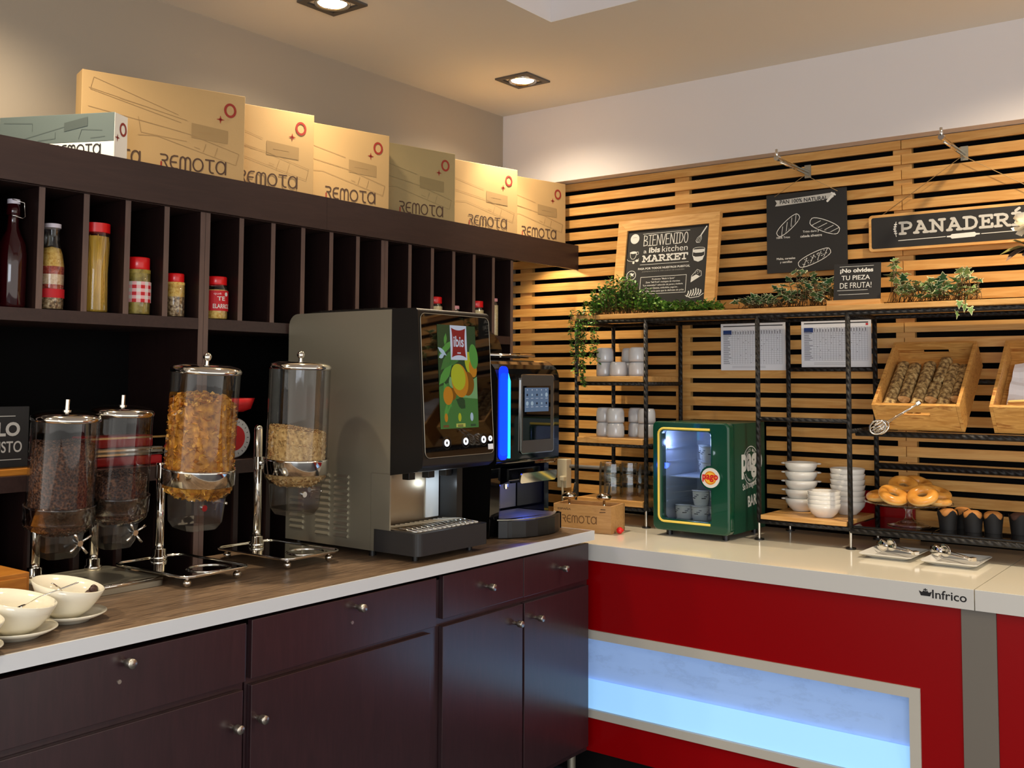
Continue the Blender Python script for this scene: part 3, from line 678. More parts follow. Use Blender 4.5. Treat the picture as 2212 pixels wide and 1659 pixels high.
t4, M4 = single('chrome cereal dispenser half filled with rolled oats beside the juice machine', -2.51, 2.19, -2.765, -2.415, 2.075, 2.303, -2.69, 2.185, 1.365, 1.268, 1.568, 1.195, 1.105, 2.2, .0955, True)
def fill(name, label, M, R, zb, top, zlow, rlow, core, fl, n, size):
    m = MB(); seg = 36; vs = []; fs = []; nr = 6
    prof = [(.001, zlow), (rlow, zlow), (R*.93, -.045), (R*.93, 0)]
    m.lathe(prof, core, M, seg)
    vs.append((0, 0, top(0, 0)))
    for i in range(1, nr+1):
        for k in range(seg): a = 2*PI*k/seg; r = R*.93*i/nr; vs.append((r*math.cos(a), r*math.sin(a), top(r, a)))
    for k in range(seg):
        j = (k+1) % seg; fs.append((0, 1+k, 1+j))
        for i in range(nr-1): fs.append((1+i*seg+k, 1+(i+1)*seg+k, 1+(i+1)*seg+j, 1+i*seg+j))
    o = len(vs)
    for k in range(seg): a = 2*PI*k/seg; vs.append((R*.93*math.cos(a), R*.93*math.sin(a), 0))
    for k in range(seg): j = (k+1) % seg; fs.append((o+k, o+j, 1+(nr-1)*seg+j, 1+(nr-1)*seg+k))
    m.add(vs, fs, core, M, True)
    flakes(m, R*.90, -.04, .6, n, size, fl, M, top)
    for i in range(int(n*.22)):                        # pieces resting on the funnel wall
        a = random.uniform(0, 2*PI); u = random.random(); r = rlow+(R*.95-rlow)*u; z = zlow+(-.045-zlow)*u
        T = M @ TR(r*math.cos(a), r*math.sin(a), z) @ Matrix.Rotation(random.uniform(0, 6), 4, Vector((random.uniform(-1, 1), random.uniform(-1, 1), 1)).normalized()); s = size*random.uniform(.6, 1)
        m.add([(-s/2, -s/2, 0), (s/2, -s/2, s*.15), (s/2, s/2, 0), (-s/2, s/2, s*.2)], [(0, 1, 2, 3)], random.choice(fl), T)
    o = m.build(name); return tag(o, label, 'cereal', kind='stuff')
fill('cornflakes', 'yellow cornflakes heaped inside the tallest-filled chrome dispenser', world(t3) @ M3, .0965, 0, lambda r, a: .224-.008*(r/.09)**2-.058*(r/.09)*max(0, math.cos(a-.2))-.03*(r/.09)*max(0, -math.cos(a)), -.072, .055, 'cornflake', ['cornflake_light', 'cornflake_mid', 'cornflake', 'cornflake_dark'], 1500, .019)
fill('rolled_oats', 'pale rolled oats in the dispenser beside the steel machine', world(t4) @ M4, .0945, 0, lambda r, a: .103-.012*(r/.09)*math.cos(a+.6), -.072, .055, 'oat_core', ['oat_light', 'oat_mid', 'oat_dark'], 2600, .009)
t = thing('double_cereal_dispenser', 'double plastic cereal dispenser on one steel tray holding dark chocolate cereal', 'dispenser', (-2.66, 1.58, ZW), 90)
L = lambda wx, wy: (wy-1.58, -2.66-wx)
a, b_ = L(-2.525, 1.45), L(-2.815, 1.735)
MB().prism(rrect(a[0], b_[0], a[1], b_[1], .02), .0005, .022, 'steel').build('base_plate', t, .004)
m = MB(); m.tube([(a[0]+.01, a[1]+.003, .02), (b_[0]-.01, a[1]+.003, .02)], .006, 'chrome'); m.build('tray_rim', t)
Ms = []
for (ax, ay), (qx, qy), zr, zl, zc, zo in (((-2.652, 1.49), (-2.775, 1.492), 1.178, 1.424, 1.112, 1.050), ((-2.672, 1.668), (-2.785, 1.672), 1.188, 1.434, 1.118, 1.052)):
    A = L(ax, ay); Q = L(qx, qy); post(t, Q[0], Q[1], .022, zr-ZW+.01, A[0], A[1], zr-ZW, .0875)
    Ms.append(hopper(t, A[0], A[1], zr-ZW, .0865, zl-ZW, 4.5, False, 'y', .05, zc-ZW, zo-ZW, False))
ch = ['choc_light', 'choc_mid', 'choc_dark', 'choc_mid']
fill('chocolate_cereal', 'dark chocolate cereal filling the left hopper of the double dispenser', world(t) @ Ms[0], .0855, 0, lambda r, a: .176+.004*math.sin(3*a), -.066, .045, 'choc_core', ch, 3800, .0065)
fill('chocolate_cereal', 'dark chocolate cereal low in the right hopper of the double dispenser', world(t) @ Ms[1], .0855, 0, lambda r, a: .070+.004*math.sin(3*a), -.066, .045, 'choc_core', ch, 2400, .0065)

# ------------------------------------------------------------------ juice machine
t = thing('juice_machine', 'tall steel juice dispenser with a glowing fruit screen', 'drink machine', (-2.50, 2.412, ZW), 90)
P = Matrix(((0, 0, 1, 0), (1, 0, 0, 0), (0, 1, 0, 0), (0, 0, 0, 1)))     # (a,b,c) -> x=c, y=a, z=b
wd = .362
prof = [(-.099, .021), (.315, .021), (.315, .760)]+[(.315-.045+.045*math.cos(math.radians(k)), .757+.045*math.sin(math.radians(k))) for k in (15, 30, 45, 60, 75, 90)]+[(-.184, .802), (-.184, .272), (-.099, .272)]
MB().prism(prof, .0, wd, 'steel', P).build('housing', t, .003)
MB().box(0, .006, -.184, -.1, .021, .271, 'steel').build('side_panel', t)
MB().box(wd-.03, wd, -.184, -.1, .021, .271, 'black_plastic').build('side_panel', t)
m = MB().box(.02, wd-.02, -.17, .22, .8025, .808, 'black_plastic')
for k in range(18): m.box(.03, wd-.03, -.12+.018*k, -.111+.018*k, .808, .812, 'black_plastic')
m.build('top_grille', t)
for x0, z0, n in ((.005, .05, 11), (.095, .05, 11), (.225, .06, 6)):
    m = MB()
    for k in range(n):
        z = z0+.0195*k; m.prism([(0, z), (-.006, z+.004), (-.006, z+.006), (0, z+.013)], x0, x0+.066, 'steel', Matrix(((1, 0, 0, 0), (0, 0, 1, 0), (0, 1, 0, 0), (0, 0, 0, 1))))
    m.build('louvre_vent', t)
dp = [(-.1845, .268), (-.1845, .805), (-.289, .803), (-.2965, .795), (-.3255, .325), (-.322, .300), (-.30, .285)]
door = MB().prism(dp, 0, wd, 'black_plastic', P).build('door', t, .006, 3)
F = FR((0, -.3268, .325), (1, 0, 0), (0, .0290, .470))
MB().prism(rrect(.010, wd-.006, .004, .462, .02), 0, .0015, 'black_glass', F).build('glass_front', door)
MB().tube([(p[0], p[1], .0008) for p in rrect(.009, wd-.005, .003, .463, .02)], .0013, 'steel', F, 6, closed=True).build('glass_rim', door)
sc = MB(); z = .0022; sx0, sx1, sy0, sy1 = .085, .279, .092, .43
def U(u): return sx0+u*(sx1-sx0)
def V(v): return sy0+v*(sy1-sy0)
def blob(m, cx, cy, rx, ry, mt, zz, rot=0, n=28, pw=1.):
    c, s_ = math.cos(rot), math.sin(rot); o = []
    for i in range(n):
        a = 2*PI*i/n; x = rx*math.cos(a); y = ry*math.copysign(abs(math.sin(a))**pw, math.sin(a)); o.append((cx+x*c-y*s_, cy+x*s_+y*c))
    m.poly(o, mt, F, zz)
def leafp(m, x0, y0, x1, y1, w_, mt, zz):
    d = Vector((x1-x0, y1-y0)); q = Vector((-d.y, d.x)).normalized()*w_
    m.poly([(x0, y0), (x0+d.x*.3+q.x*.8, y0+d.y*.3+q.y*.8), (x0+d.x*.6+q.x*.9, y0+d.y*.6+q.y*.9), (x1, y1), (x0+d.x*.6-q.x*.9, y0+d.y*.6-q.y*.9), (x0+d.x*.3-q.x*.8, y0+d.y*.3-q.y*.8)], mt, F, zz)
sc.poly([(sx0, sy0), (sx1, sy0), (sx1, sy1), (sx0, sy1)], 'scr_dark', F, z)
sc.poly([(sx0, sy0), (sx1, sy0), (sx1, V(.36)), (U(.5), V(.48)), (sx0, V(.40))], 'scr_green', F, z+.0001)
sc.poly([(U(.5), V(.3)), (sx1, V(.28)), (sx1, V(.5)), (U(.7), V(.42))], 'scr_light', F, z+.0002)
for q in ((.02, .70, .42, .86, .012, 'scr_leaf'), (.05, .56, .5, .78, .02, 'scr_green'), (.0, .42, .35, .62, .018, 'scr_leaf'), (.25, .60, .62, .74, .016, 'scr_green'), (.12, .45, .30, .20, .016, 'scr_leaf'), (.3, .38, .2, .18, .012, 'scr_green'),
          (.5, .3, .66, .2, .016, 'scr_dark'), (.45, .25, .66, .19, .012, 'scr_dark'), (.3, .7, .5, .82, .012, 'scr_leaf'), (.62, .8, .9, .9, .015, 'scr_dark'), (.1, .1, .3, .3, .012, 'scr_leaf'), (.28, .50, .36, .38, .014, 'scr_light'), (.18, .8, .22, .92, .008, 'scr_leaf')):
    leafp(sc, U(q[0]), V(q[1]), U(q[2]), V(q[3]), q[4], q[5], z+.0003)
leafp(sc, U(.0), V(.78), U(.22), V(.70), .008, 'scr_ltblue', z+.00035); leafp(sc, U(.02), V(.68), U(.16), V(.71), .008, 'scr_ltblue', z+.00035)
blob(sc, U(.82), V(.63), .024, .040, 'scr_yellow', z+.0004, .3); blob(sc, U(.90), V(.58), .020, .030, 'scr_orange', z+.00045, .2); blob(sc, U(.93), V(.70), .022, .042, 'scr_leaf', z+.0005, .15)
blob(sc, U(.74), V(.43), .034, .040, 'scr_brown', z+.0005); blob(sc, U(.54), V(.46), .042, .056, 'scr_orange', z+.0006, .25); blob(sc, U(.50), V(.495), .036, .044, 'scr_yellow', z+.0007, .3); blob(sc, U(.22), V(.315), .024, .030, 'scr_orange', z+.0006); blob(sc, U(.33), V(.33), .02, .02, 'scr_brown', z+.0005)
leafp(sc, U(.42), V(.28), U(.66), V(.21), .014, 'scr_dark', z+.0007)
for u, mt in ((.15, 'scr_orange'), (.5, 'scr_yellow'), (.82, 'scr_ltblue')): blob(sc, U(u), V(.105), .008, .014, mt, z+.0006)
sc.poly([(U(.40), V(.01)), (U(.64), V(.01)), (U(.64), V(.045)), (U(.40), V(.045))], 'scr_label', F, z+.0006)
for u in (.07, .44, .78):
    for k in (.018, .03): sc.ribbon([(U(u), V(k)), (U(u+.14), V(k))], .0022, 'scr_red' if u < .3 else 'scr_navy', F, z=z+.0008, cap=False)
sc.build('screen', door)
m = MB(); lx, ly, lw, lh = U(.54), V(.83), .042, .057
m.poly([(lx-lw, ly-lh), (lx+lw, ly-lh), (lx+lw, ly+lh), (lx-lw, ly+lh)], 'scr_white', F, z+.001)
e = .86; pts = [(lx-lw*e, ly-lh*e)]+[(lx+lw*e*k/5, ly-lh*e*(1-.16*(1-(k/5)**2))) for k in range(-5, 6)]+[(lx+lw*e*(1-.14*(1-(k/5)**2)), ly+lh*e*k/5) for k in range(-5, 6)]+[(lx-lw*e*k/5, ly+lh*e*(1-.16*(1-(k/5)**2))) for k in range(-5, 6)]+[(lx-lw*e*(1-.14*(1-(k/5)**2)), ly-lh*e*k/5) for k in range(-5, 6)]
c0 = [(lx, ly, z+.0012)]+[(p[0], p[1], z+.0012) for p in pts[1:]]
m.add(c0, [(0, i, i+1) for i in range(1, len(c0)-1)]+[(0, len(c0)-1, 1)], 'scr_red', F)
m.build('screen_emblem', door)
m = MB(); m.text('ibis', lx-.026, lx+.026, ly-.014, ly+.022, 'scr_white', F, .02, z+.0015); m.ribbon([(lx-.009, ly-.034), (lx+.009, ly-.034)], .004, 'scr_white', F, z=z+.0015, cap=False); m.build('lettering', door)
for i, (u, v) in enumerate(((.113, .047), (.208, .048), (.302, .050), (.338, .052))):
    m = MB(); r_ = .0115 if i < 3 else .009
    m.lathe([(r_*.5, .002), (r_*.5, .0035), (r_, .0035), (r_, .002)], 'button_glow', F @ TR(u, v, 0), 24, closed=True)
    if i < 3: m.lathe([(.019, .0016), (.019, .0026), (.0205, .0026), (.0205, .0016)], 'black_plastic', F @ TR(u, v, 0), 24, closed=True)
    m.build('button', door)
MB().box(.325, .352, .016, .034, .0018, .0026, 'paper', F).build('sticker', door)
MB().box(.0065, wd-.0305, -.1005, -.0995, .022, .2705, 'brushed_steel').build('back_plate', t)
MB().box(.262, .328, -.1045, -.1008, .10, .268, 'white_steel').build('lit_plate', t)
for u in (.125, .222, .312): MB().box(u-.016, u+.016, -.165, -.135, .243, .2715, 'black_plastic').build('nozzle', t, .002)
tr = MB().prism(rrect(-.004, .352, -.312, -.1055, .022), .022, .092, 'tray_black').build('drip_tray', t, .003)
m = MB().box(.015, .335, -.29, -.12, .0915, .0935, 'chrome')
for k in range(14): m.tube([(.02+.0235*k, -.285, .095), (.03+.0235*k, -.20, .099), (.02+.0235*k, -.125, .095)], .002, 'chrome', seg=6)
m.build('drip_grid', tr)
for x, y in ((.03, -.08), (wd-.03, -.08), (.03, .28), (wd-.03, .28)): MB().cyl(.012, 0, .0215, 'black_plastic', TR(x, y, 0), 16).build('foot', t)
for x in (.04, .31): MB().cyl(.010, 0, .0225, 'black_plastic', TR(x, -.26, 0), 16).build('foot', t)

# ------------------------------------------------------------------ coffee machine
t = thing('coffee_machine', 'black coffee machine with a vertical blue light and small touch panel', 'drink machine', (-2.50, 2.935, ZW), 90)
wc = .395
arc = lambda cx, cy, r, a0, a1, n=7: [(cx+r*math.cos(math.radians(a0+(a1-a0)*i/(n-1))), cy+r*math.sin(math.radians(a0+(a1-a0)*i/(n-1)))) for i in range(n)]
bp_ = [(.29, .004), (.29, .66)]+arc(-.135, .575, .075, 80, 180)+[(-.208, .275), (-.19, .255), (-.02, .255), (-.02, .07), (-.02, .004)]
MB().prism(bp_, 0, wc, 'black_gloss', P).build('housing', t, .008, 3)
MB().prism([(-.02, .004), (-.02, .2545), (-.185, .2545), (-.175, .004)], .0, .055, 'black_gloss', P).build('side_panel', t, .004)
MB().prism([(-.02, .004), (-.02, .2545), (-.16, .2545), (-.16, .004)], wc-.03, wc, 'black_gloss', P).build('side_panel', t, .004)
base = MB().prism([(.056, -.025), (.056, -.225)]+arc(.22, -.02, .26, 222, 318, 9)+[(wc-.002, -.225), (wc-.002, -.165), (wc-.031, -.165), (wc-.031, -.025)], .004, .064, 'black_plastic').build('drip_tray', t, .006)
MB().prism([(.07, -.04), (.07, -.215)]+arc(.22, -.02, .245, 222, 318, 9)+[(wc-.04, -.21), (wc-.04, -.04)], .0645, .068, 'steel').build('drip_grid', base)
MB().prism(rrect(.008, .062, .285, .625, .02), 0, .003, 'blue_strip', FR((0, -.2102, 0))).build('light_strip', t)
MB().tube([(.066, -.214, .29), (.066, -.214, .57), (.066, -.200, .61), (.066, -.17, .632)], .0055, 'cyan_glow').build('light_line', t)
MB().prism(rrect(.012, .058, .30, .60, .018), .003, .0036, 'blue_glow', FR((0, -.2102, 0))).build('light_strip', t)
f = FR((0, -.2102, 0))
pn = MB().prism(rrect(.139, .353, .300, .597, .014), 0, .004, 'chrome', f).build('control_panel', t)
MB().prism(rrect(.1425, .3495, .3035, .5935, .011), .004, .0048, 'panel_dark', f).build('panel_face', pn)
MB().box(.150, .328, .350, .553, .0048, .0056, 'black_glass', f).build('panel_glass', pn)
m = MB().box(.160, .314, .456, .546, .0056, .0062, 'scr_blue', f)
for i in range(5): blob_x = .176+.03*i; m.poly(circ(blob_x, .538, .003, n=8), 'scr_white', f, .0066)
for r_, k in enumerate((.519, .487)):
    for i in range(5):
        x = .175+.031*i; big = (r_ == 0 and i == 4) or (r_ == 1 and i < 2)
        m.poly(circ(x, k, .0085 if big else .0045, n=14), 'scr_ltblue' if big or i % 2 else 'scr_navy', f, .0066); m.ribbon([(x-.008, k-.013), (x+.008, k-.013)], .002, 'scr_white', f, z=.0066, cap=False)
m.build('touch_screen', pn)
MB().prism([(-.2085, .25), (-.2085, .205), (-.17, .19), (-.05, .19), (-.05, .25)], .075, .27, 'black_gloss', P).build('spout_block', t, .004)
MB().prism(rrect(.072, .30, .205, .243, .012), 0, .006, 'chrome', FR((0, -.215, 0), (1, 0, 0), (0, -.2, 1))).build('spout_trim', t)
for x in (.12, .17): MB().cyl(.009, .165, .1895, 'chrome', TR(x, -.12, 0), 14).build('nozzle', t)
MB().prism(rrect(.06, .17, -.1, -.03, .01), .07, .185, 'clear_plastic').build('milk_shield', t)
MB().box(.19, .36, -.0255, -.0205, .075, .22, 'steel').build('back_plate', t)
MB().tube([(.05, -.12, .668), (.35, -.12, .668)], .006, 'chrome').build('lid_hinge', t)
MB().prism(rrect(.03, wc-.03, -.10, .27, .03), .6605, .672, 'black_gloss').build('top_lid', t, .003)
MB().prism([(0, .673), (.22, .673)]+arc(.11, .673, .11, 0, 180, 15)[1:-1], .05, .34, 'black_gloss', P @ TR(.03, 0, 0)).build('bean_hopper', t)

# ------------------------------------------------------------------ bowls, saucers, spoons and a wooden box at the left
def saucer(x, y, label):
    t = MB().lathe([(.001, .0), (.046, .0), (.05, .004), (.070, .012), (.0835, .020), (.0825, .0225), (.069, .0165), (.05, .009), (.001, .008)], 'cream_china', seg=40).build('saucer')
    t.location = (x, y, ZW); return tag(t, label, 'saucer', 'white saucers on the wood-look worktop')
def slant_bowl(x, y, rz, label, r=.082, h=.075):
    prof = [(.001, 0), (.032, 0), (.052, .018), (.072, .05), (r, h), (r-.003, h+.0015), (.068, .052), (.048, .022), (.028, .006), (.001, .005)]
    m = MB().lathe(prof, 'cream_china', seg=44)
    m.v = [(a, b_, c+(a/r)*c*.22) for a, b_, c in m.v]
    t = m.build('bowl'); t.location = (x, y, ZW+.0095); t.rotation_euler = (0, 0, math.radians(rz)); return tag(t, label, 'bowl', 'slanted white bowls on saucers')
def spoon(x, y, z, rz, tilt, label):
    m = MB().sphere((0, 0, 0), .017, 'chrome', TR(.012, 0, 0), 16, .25); m.tube([(.026, 0, 0), (.06, 0, .004), (.145, 0, .0)], [.002, .0022, .0034], 'chrome', seg=8, flat=.5)
    t = m.build('spoon'); t.location = (x, y, z); t.rotation_euler = (0, math.radians(tilt), math.radians(rz)); return tag(t, label, 'spoon', 'spoons in the slanted bowls')
saucer(-2.335, 1.345, 'white saucer under the bowl of dark chocolate pieces, nearest the dispensers')
slant_bowl(-2.345, 1.345, 225, 'slanted white bowl holding a few dark chocolate pieces and a spoon')
saucer(-2.276, 1.189, 'white saucer under the middle slanted bowl, half cut by the left photo edge')
slant_bowl(-2.280, 1.189, 225, 'slanted white bowl in the middle with a spoon handle across its rim')
saucer(-2.205, 1.030, 'white saucer at the very left edge, only its rim showing')
slant_bowl(-2.205, 1.032, 225, 'slanted white bowl at the very left edge of the worktop')
for i, (dx, dy, dz) in enumerate(((.018, .030, .046), (.03, .012, .042), (.008, .045, .050), (.036, .028, .050), (.024, .048, .058), (.045, .008, .048), (.040, .040, .062), (.014, .012, .036), (.052, .020, .058), (.012, .060, .062))):
    m = MB(); 
    for k in range(3): m.sphere((random.uniform(-.006, .006), random.uniform(-.006, .006), .003*k), random.uniform(.006, .009), 'choc_piece', seg=9)
    c = m.build('chocolate_piece'); c.location = (-2.345+dx, 1.345+dy, ZW+dz); tag(c, 'small dark chocolate piece among those in the slanted white bowl', 'chocolate', 'dark chocolate pieces in the bowl')
def spoon_to(h, e, label):
    d = Vector(e)-Vector(h); o = spoon(*h, 0, 0, label); o.rotation_mode = 'QUATERNION'; o.rotation_quaternion = d.to_track_quat('X', 'Z')
spoon_to((-2.348, 1.340, ZW+.060), (-2.262, 1.264, ZW+.104), 'metal spoon resting in the bowl of chocolate pieces')
spoon_to((-2.282, 1.180, ZW+.060), (-2.215, 1.262, ZW+.104), 'metal spoon with its handle over the middle bowl rim')
t = thing('wooden_box', 'orange-brown wooden drawer box at the far left beside the double dispenser', 'box', (-2.60, 1.385, ZW), 90)
MB().box(-.22, 0, 0, .17, 0, .078, 'orange_wood').build('body', t, .002); MB().box(-.215, -.008, -.004, 0, .008, .066, 'orange_wood').build('drawer', t, .001)
MB().sphere((-.085, -.011, .036), .009, 'black_plastic').build('knob', t)

# ------------------------------------------------------------------ things on the lower shelf of the dark shelving
ZL = 1.2565
t = thing('wooden_plinth', 'pale wooden plank under the LO ... USTO chalk sign on the lower shelf', 'sign stand', (-2.90, 1.30, ZL), 90)
MB().box(-.054, .275, -.06, .05, 0, .0175, 'orange_wood').build('plank', t, .001)
t = thing('chalk_sign', 'black chalkboard sign with LO and USTO lettering on a plank, left edge', 'sign', (-2.905, 1.30, ZL+.018), 90)
MB().box(-.054, .231, 0, .012, 0, .172, 'chalk_black').build('board', t, .001)
f = FR((0, -.0008, 0))
m = MB(); m.text('LO', .140, .205, .088, .128, 'ribbon_grey', f, .035); m.build('lettering', t)
m = MB(); m.text('USTO', .130, .212, .042, .074, 'ribbon_grey', f, .012); m.build('lettering', t)
for z in (.145, .022): MB().ribbon([(-.045, z), (.19 if z > .1 else .21, z)], .0022, 'ribbon_grey', f).build('chalk_line', t)
t = thing('slicer', 'red kitchen slicer with silver slide bars behind the small dispensers', 'slicer', (-2.92, 1.80, ZL), 90)
MB().box(-.10, .165, -.03, .10, 0, .03, 'sugar_red').build('base', t, .006)
MB().box(-.08, .15, .0, .09, .055, .092, 'sugar_red').build('body', t, .006)
for z, x1 in ((.033, .175), (.046, .18), (.084, .19)): MB().box(-.12, x1, -.034, -.02, z, z+.006, 'chrome').build('slide_bar', t)
MB().box(-.10, .172, -.018, .07, .0305, .0545, 'steel').build('carriage', t)
MB().sphere((.185, -.027, .052), .012, 'sugar_red').build('knob', t)
t = thing('kitchen_scale', 'red retro kitchen scale with round white dial behind the cornflakes', 'scale', (-2.93, 2.235, ZL), 90)
MB().prism(rrect(-.06, .06, 0, .05, .01), 0, .02, 'sugar_red').build('base', t)
m = MB().cyl(.066, -.012, .045, 'sugar_red', TR(0, 0.0, .070) @ RX(90), 36); m.build('housing', t)
d = MB().lathe([(.001, .046), (.067, .046), (.068, .05), (.064, .052), (.001, .0525)], 'dial_white', TR(0, 0, .070) @ RX(90), 36).build('dial', t)
MB().cyl(.043, .0526, .054, 'sugar_red', TR(0, 0, .070) @ RX(90), 36).build('dial_centre', t)
m = MB()
for k in range(20):
    a = 2*PI*k/20; m.ribbon([(.053*math.cos(a), .053*math.sin(a)), (.058*math.cos(a), .058*math.sin(a))], .0022, 'ink', FR((0, -.053, .070)))
m.build('dial_marks', d)
MB().cyl(.012, .13, .158, 'sugar_red').build('stem', t)
MB().lathe([(.001, .158), (.06, .158), (.085, .168), (.098, .205), (.094, .205), (.08, .173), (.001, .166)], 'sugar_red', seg=36).build('weighing_bowl', t)

# ------------------------------------------------------------------ mini fridge
t = thing('mini_fridge', 'dark green mini fridge with glass door and round pago badge', 'fridge', (-1.9325, 3.735, .9), 0)
h = .1675; z0, z1, dp_ = .025, .458, .365
for a in ((-h, h, z0, z0+.03, 'floor'), (-h, h, z1-.03, z1, 'top'), (-h, -h+.022, z0+.03, z1-.03, 's'), (h-.022, h, z0+.03, z1-.03, 's')):
    MB().box(a[0], a[1], .052, dp_, a[2], a[3], 'fridge_side').build('casing', t)
MB().box(-h, h, dp_-.02, dp_, z0, z1, 'fridge_side').build('casing', t)
m = MB(); i_ = h-.0225
m.box(-i_, i_, dp_-.024, dp_-.021, z0+.031, z1-.031, 'fridge_inner'); m.box(-i_, i_, .055, dp_-.025, z0+.031, z0+.034, 'fridge_inner'); m.box(-i_, i_, .055, dp_-.025, z1-.034, z1-.031, 'fridge_inner')
for s_ in (-1, 1):
    m.box(min(s_*i_, s_*(i_-.003)), max(s_*i_, s_*(i_-.003)), .055, dp_-.025, z0+.034, z1-.034, 'fridge_inner')
    for z in (.13, .18, .29, .345): m.box(min(s_*(i_-.003), s_*(i_-.008)), max(s_*(i_-.003), s_*(i_-.008)), .07, dp_-.04, z, z+.006, 'fridge_inner')
m.build('inner_liner', t)
MB().box(-i_+.009, i_-.009, .08, dp_-.03, .232, .235, 'fridge_inner').build('glass_shelf', t)
door = bpy.data.objects.new('door', None); COL.objects.link(door); door.parent = t
wx0, wx1, wz0, wz1 = -.132, .088, .070, .424; bx, bz = .093, .246
dm = MB(); M = FR((0, .045, 0))
outl = rrect(-h-.003, h+.003, z0-.002, z1+.004, .022, 5)
def ringdoor(m, out, inn, y0, y1, mt):
    # frame with a hole: both outlines have the same number of points
    n = len(out); v = [(p[0], y0, p[1]) for p in out]+[(p[0], y0, p[1]) for p in inn]+[(p[0], y1, p[1]) for p in out]+[(p[0], y1, p[1]) for p in inn]; f_ = []
    for i in range(n):
        j = (i+1) % n; f_ += [(i, j, n+j, n+i), (2*n+i, 3*n+i, 3*n+j, 2*n+j), (i, 2*n+i, 2*n+j, j), (n+i, n+j, 3*n+j, 3*n+i)]
    m.add(v, f_, mt)
win = rrect(wx0, wx1, wz0, wz1, .016, 5)
ringdoor(dm, outl, win, .0, .048, 'fridge_green'); o = dm.build('door_frame', door, .008, 3)
ringm = MB()
trim = [(wx1, wz1+.010)]+[(wx0-.010+.024-.024*math.sin(math.radians(a)), wz1+.010-.024+.024*math.cos(math.radians(a))) for a in (0, 22, 45, 67, 90)]+[(wx0-.010+.024-.024*math.cos(math.radians(a)), wz0-.010+.024-.024*math.sin(math.radians(a))) for a in (0, 22, 45, 67, 90)]+[(wx1, wz0-.010)]
ringm.tube([(p[0], -.001, p[1]) for p in trim], .0048, 'yellow_trim', seg=8); ringm.build('yellow_trim', door)
MB().box(wx0, wx1, .018, .022, wz0, wz1, 'door_glass').build('glass_pane', door)
bd = MB().cyl(.047, .0, .025, 'fridge_green', TR(bx, .02, bz) @ RX(90), 40).build('badge_mount', door)
bd = MB().cyl(.039, .0251, .029, 'white_china', TR(bx, .02, bz) @ RX(90), 40).build('badge', door)
f = FR((bx, -.0095, bz)); m = MB(); m.poly(circ(0, 0, .027, n=32), 'badge_yellow', f); m.ribbon(circ(0, 0, .0235, n=32), .002, 'badge_red', f, closed=True, z=.0003); m.text('pago', -.034, .034, -.016, .013, 'badge_red', f, .035, z=.0008); m.build('lettering', bd)
f = FR((h+.0008, 0, 0), (0, 1, 0))
m = MB(); m.ribbon(circ(.205, .287, .076, n=40, a0=40, a1=175)+[], .004, 'silver_print', f); m.build('side_print', t)
m = MB(); m.ribbon(circ(.205, .287, .076, n=40, a0=195, a1=330), .004, 'silver_print', f); m.build('side_print', t)
m = MB(); m.text('pago', .115, .315, .235, .335, 'silver_print', f, .045, z=.0006); m.build('lettering', t)
m = MB()
def arctext(m, txt, cx, cy, r, a0, a1, hgt, mt, f, flip=False):
    n = len(txt)
    for i, ch_ in enumerate(txt):
        if ch_ == ' ': continue
        a = math.radians(a0+(a1-a0)*i/(n-1)); rot = a-PI/2 if not flip else a+PI/2
        m.text(ch_, -hgt*.36, hgt*.36, -hgt/2, hgt/2, mt, f @ TR(cx+r*math.cos(a), cy+r*math.sin(a), .0004) @ Matrix.Rotation(rot, 4, 'Z'), .02)
arctext(m, 'SINCE 1888', .205, .287, .062, 135, 45, .011, 'silver_print', f); m.build('lettering', t)
m = MB(); arctext(m, 'PREMIUM FRUIT', .205, .287, .062, 215, 325, .010, 'silver_print', f, True); m.build('lettering', t)
m = MB(); m.text('So bi magere', .15, .28, .165, .20, 'silver_print', f @ Matrix.Rotation(.12, 4, 'Z'), .02); m.build('lettering', t)
m = MB(); m.text('BARE!', .185, .30, .105, .15, 'silver_print', f @ Matrix.Rotation(.08, 4, 'Z'), .03); m.build('lettering', t)
for x, y in ((-.12, .05), (.13, .05), (-.12, .32), (.13, .32)): MB().cyl(.013, 0.0005, .0245, 'black_plastic', TR(x, y, 0), 16).build('foot', t)
MB().cyl(.016, 0, .004, 'led_white', TR(-.1415, .075, .372) @ RY(90), 20).build('led_lamp', t)
lp = bpy.data.lights.new('fridge_led', 'POINT'); lp.energy = .17; lp.color = (.36, .46, 1); lp.shadow_soft_size = .015
lo = bpy.data.objects.new('fridge_led', lp); COL.objects.link(lo); lo.location = (-1.9325-.115, 3.735+.085, .9+.372)
FX, FY, FZ = -1.9325, 3.735, .9
yp = None
def yogurt(x, y, z, label):
    global yp
    if yp is None:
        yp = thing('yogurt_pot', label, 'yogurt', (0, 0, 0), 0, 'yogurt pots in the green fridge')
        MB().lathe([(.001, 0), (.026, 0), (.029, .004), (.0325, .022), (.0345, .059), (.0375, .060), (.0375, .062), (.001, .062)], 'white_china', seg=28).build('cup', yp)
        m = MB(); m.lathe([(.0331, .025), (.0348, .057)], 'carton_white', seg=28)
        for k in range(5):
            for q in range(3):
                a = k*1.25+q*.3; m.add([(.0353*math.cos(a+d), .0353*math.sin(a+d), zz) for d, zz in ((0, .030+.007*q), (.5-.1*q, .030+.007*q), (.5-.1*q, .0335+.007*q), (0, .0335+.007*q))], [(0, 1, 2, 3)], 'ink' if q == 0 else 'paper_grey')
        m.build('printed_band', yp); o = yp
    else: o = dup(yp, (0, 0, 0), (0, 0, random.uniform(0, 90)), label)
    o.location = (x, y, z)
zs = FZ+.0595
yogurt(FX-.078, FY+.095, zs, 'yogurt pot standing alone at the left of the fridge floor')
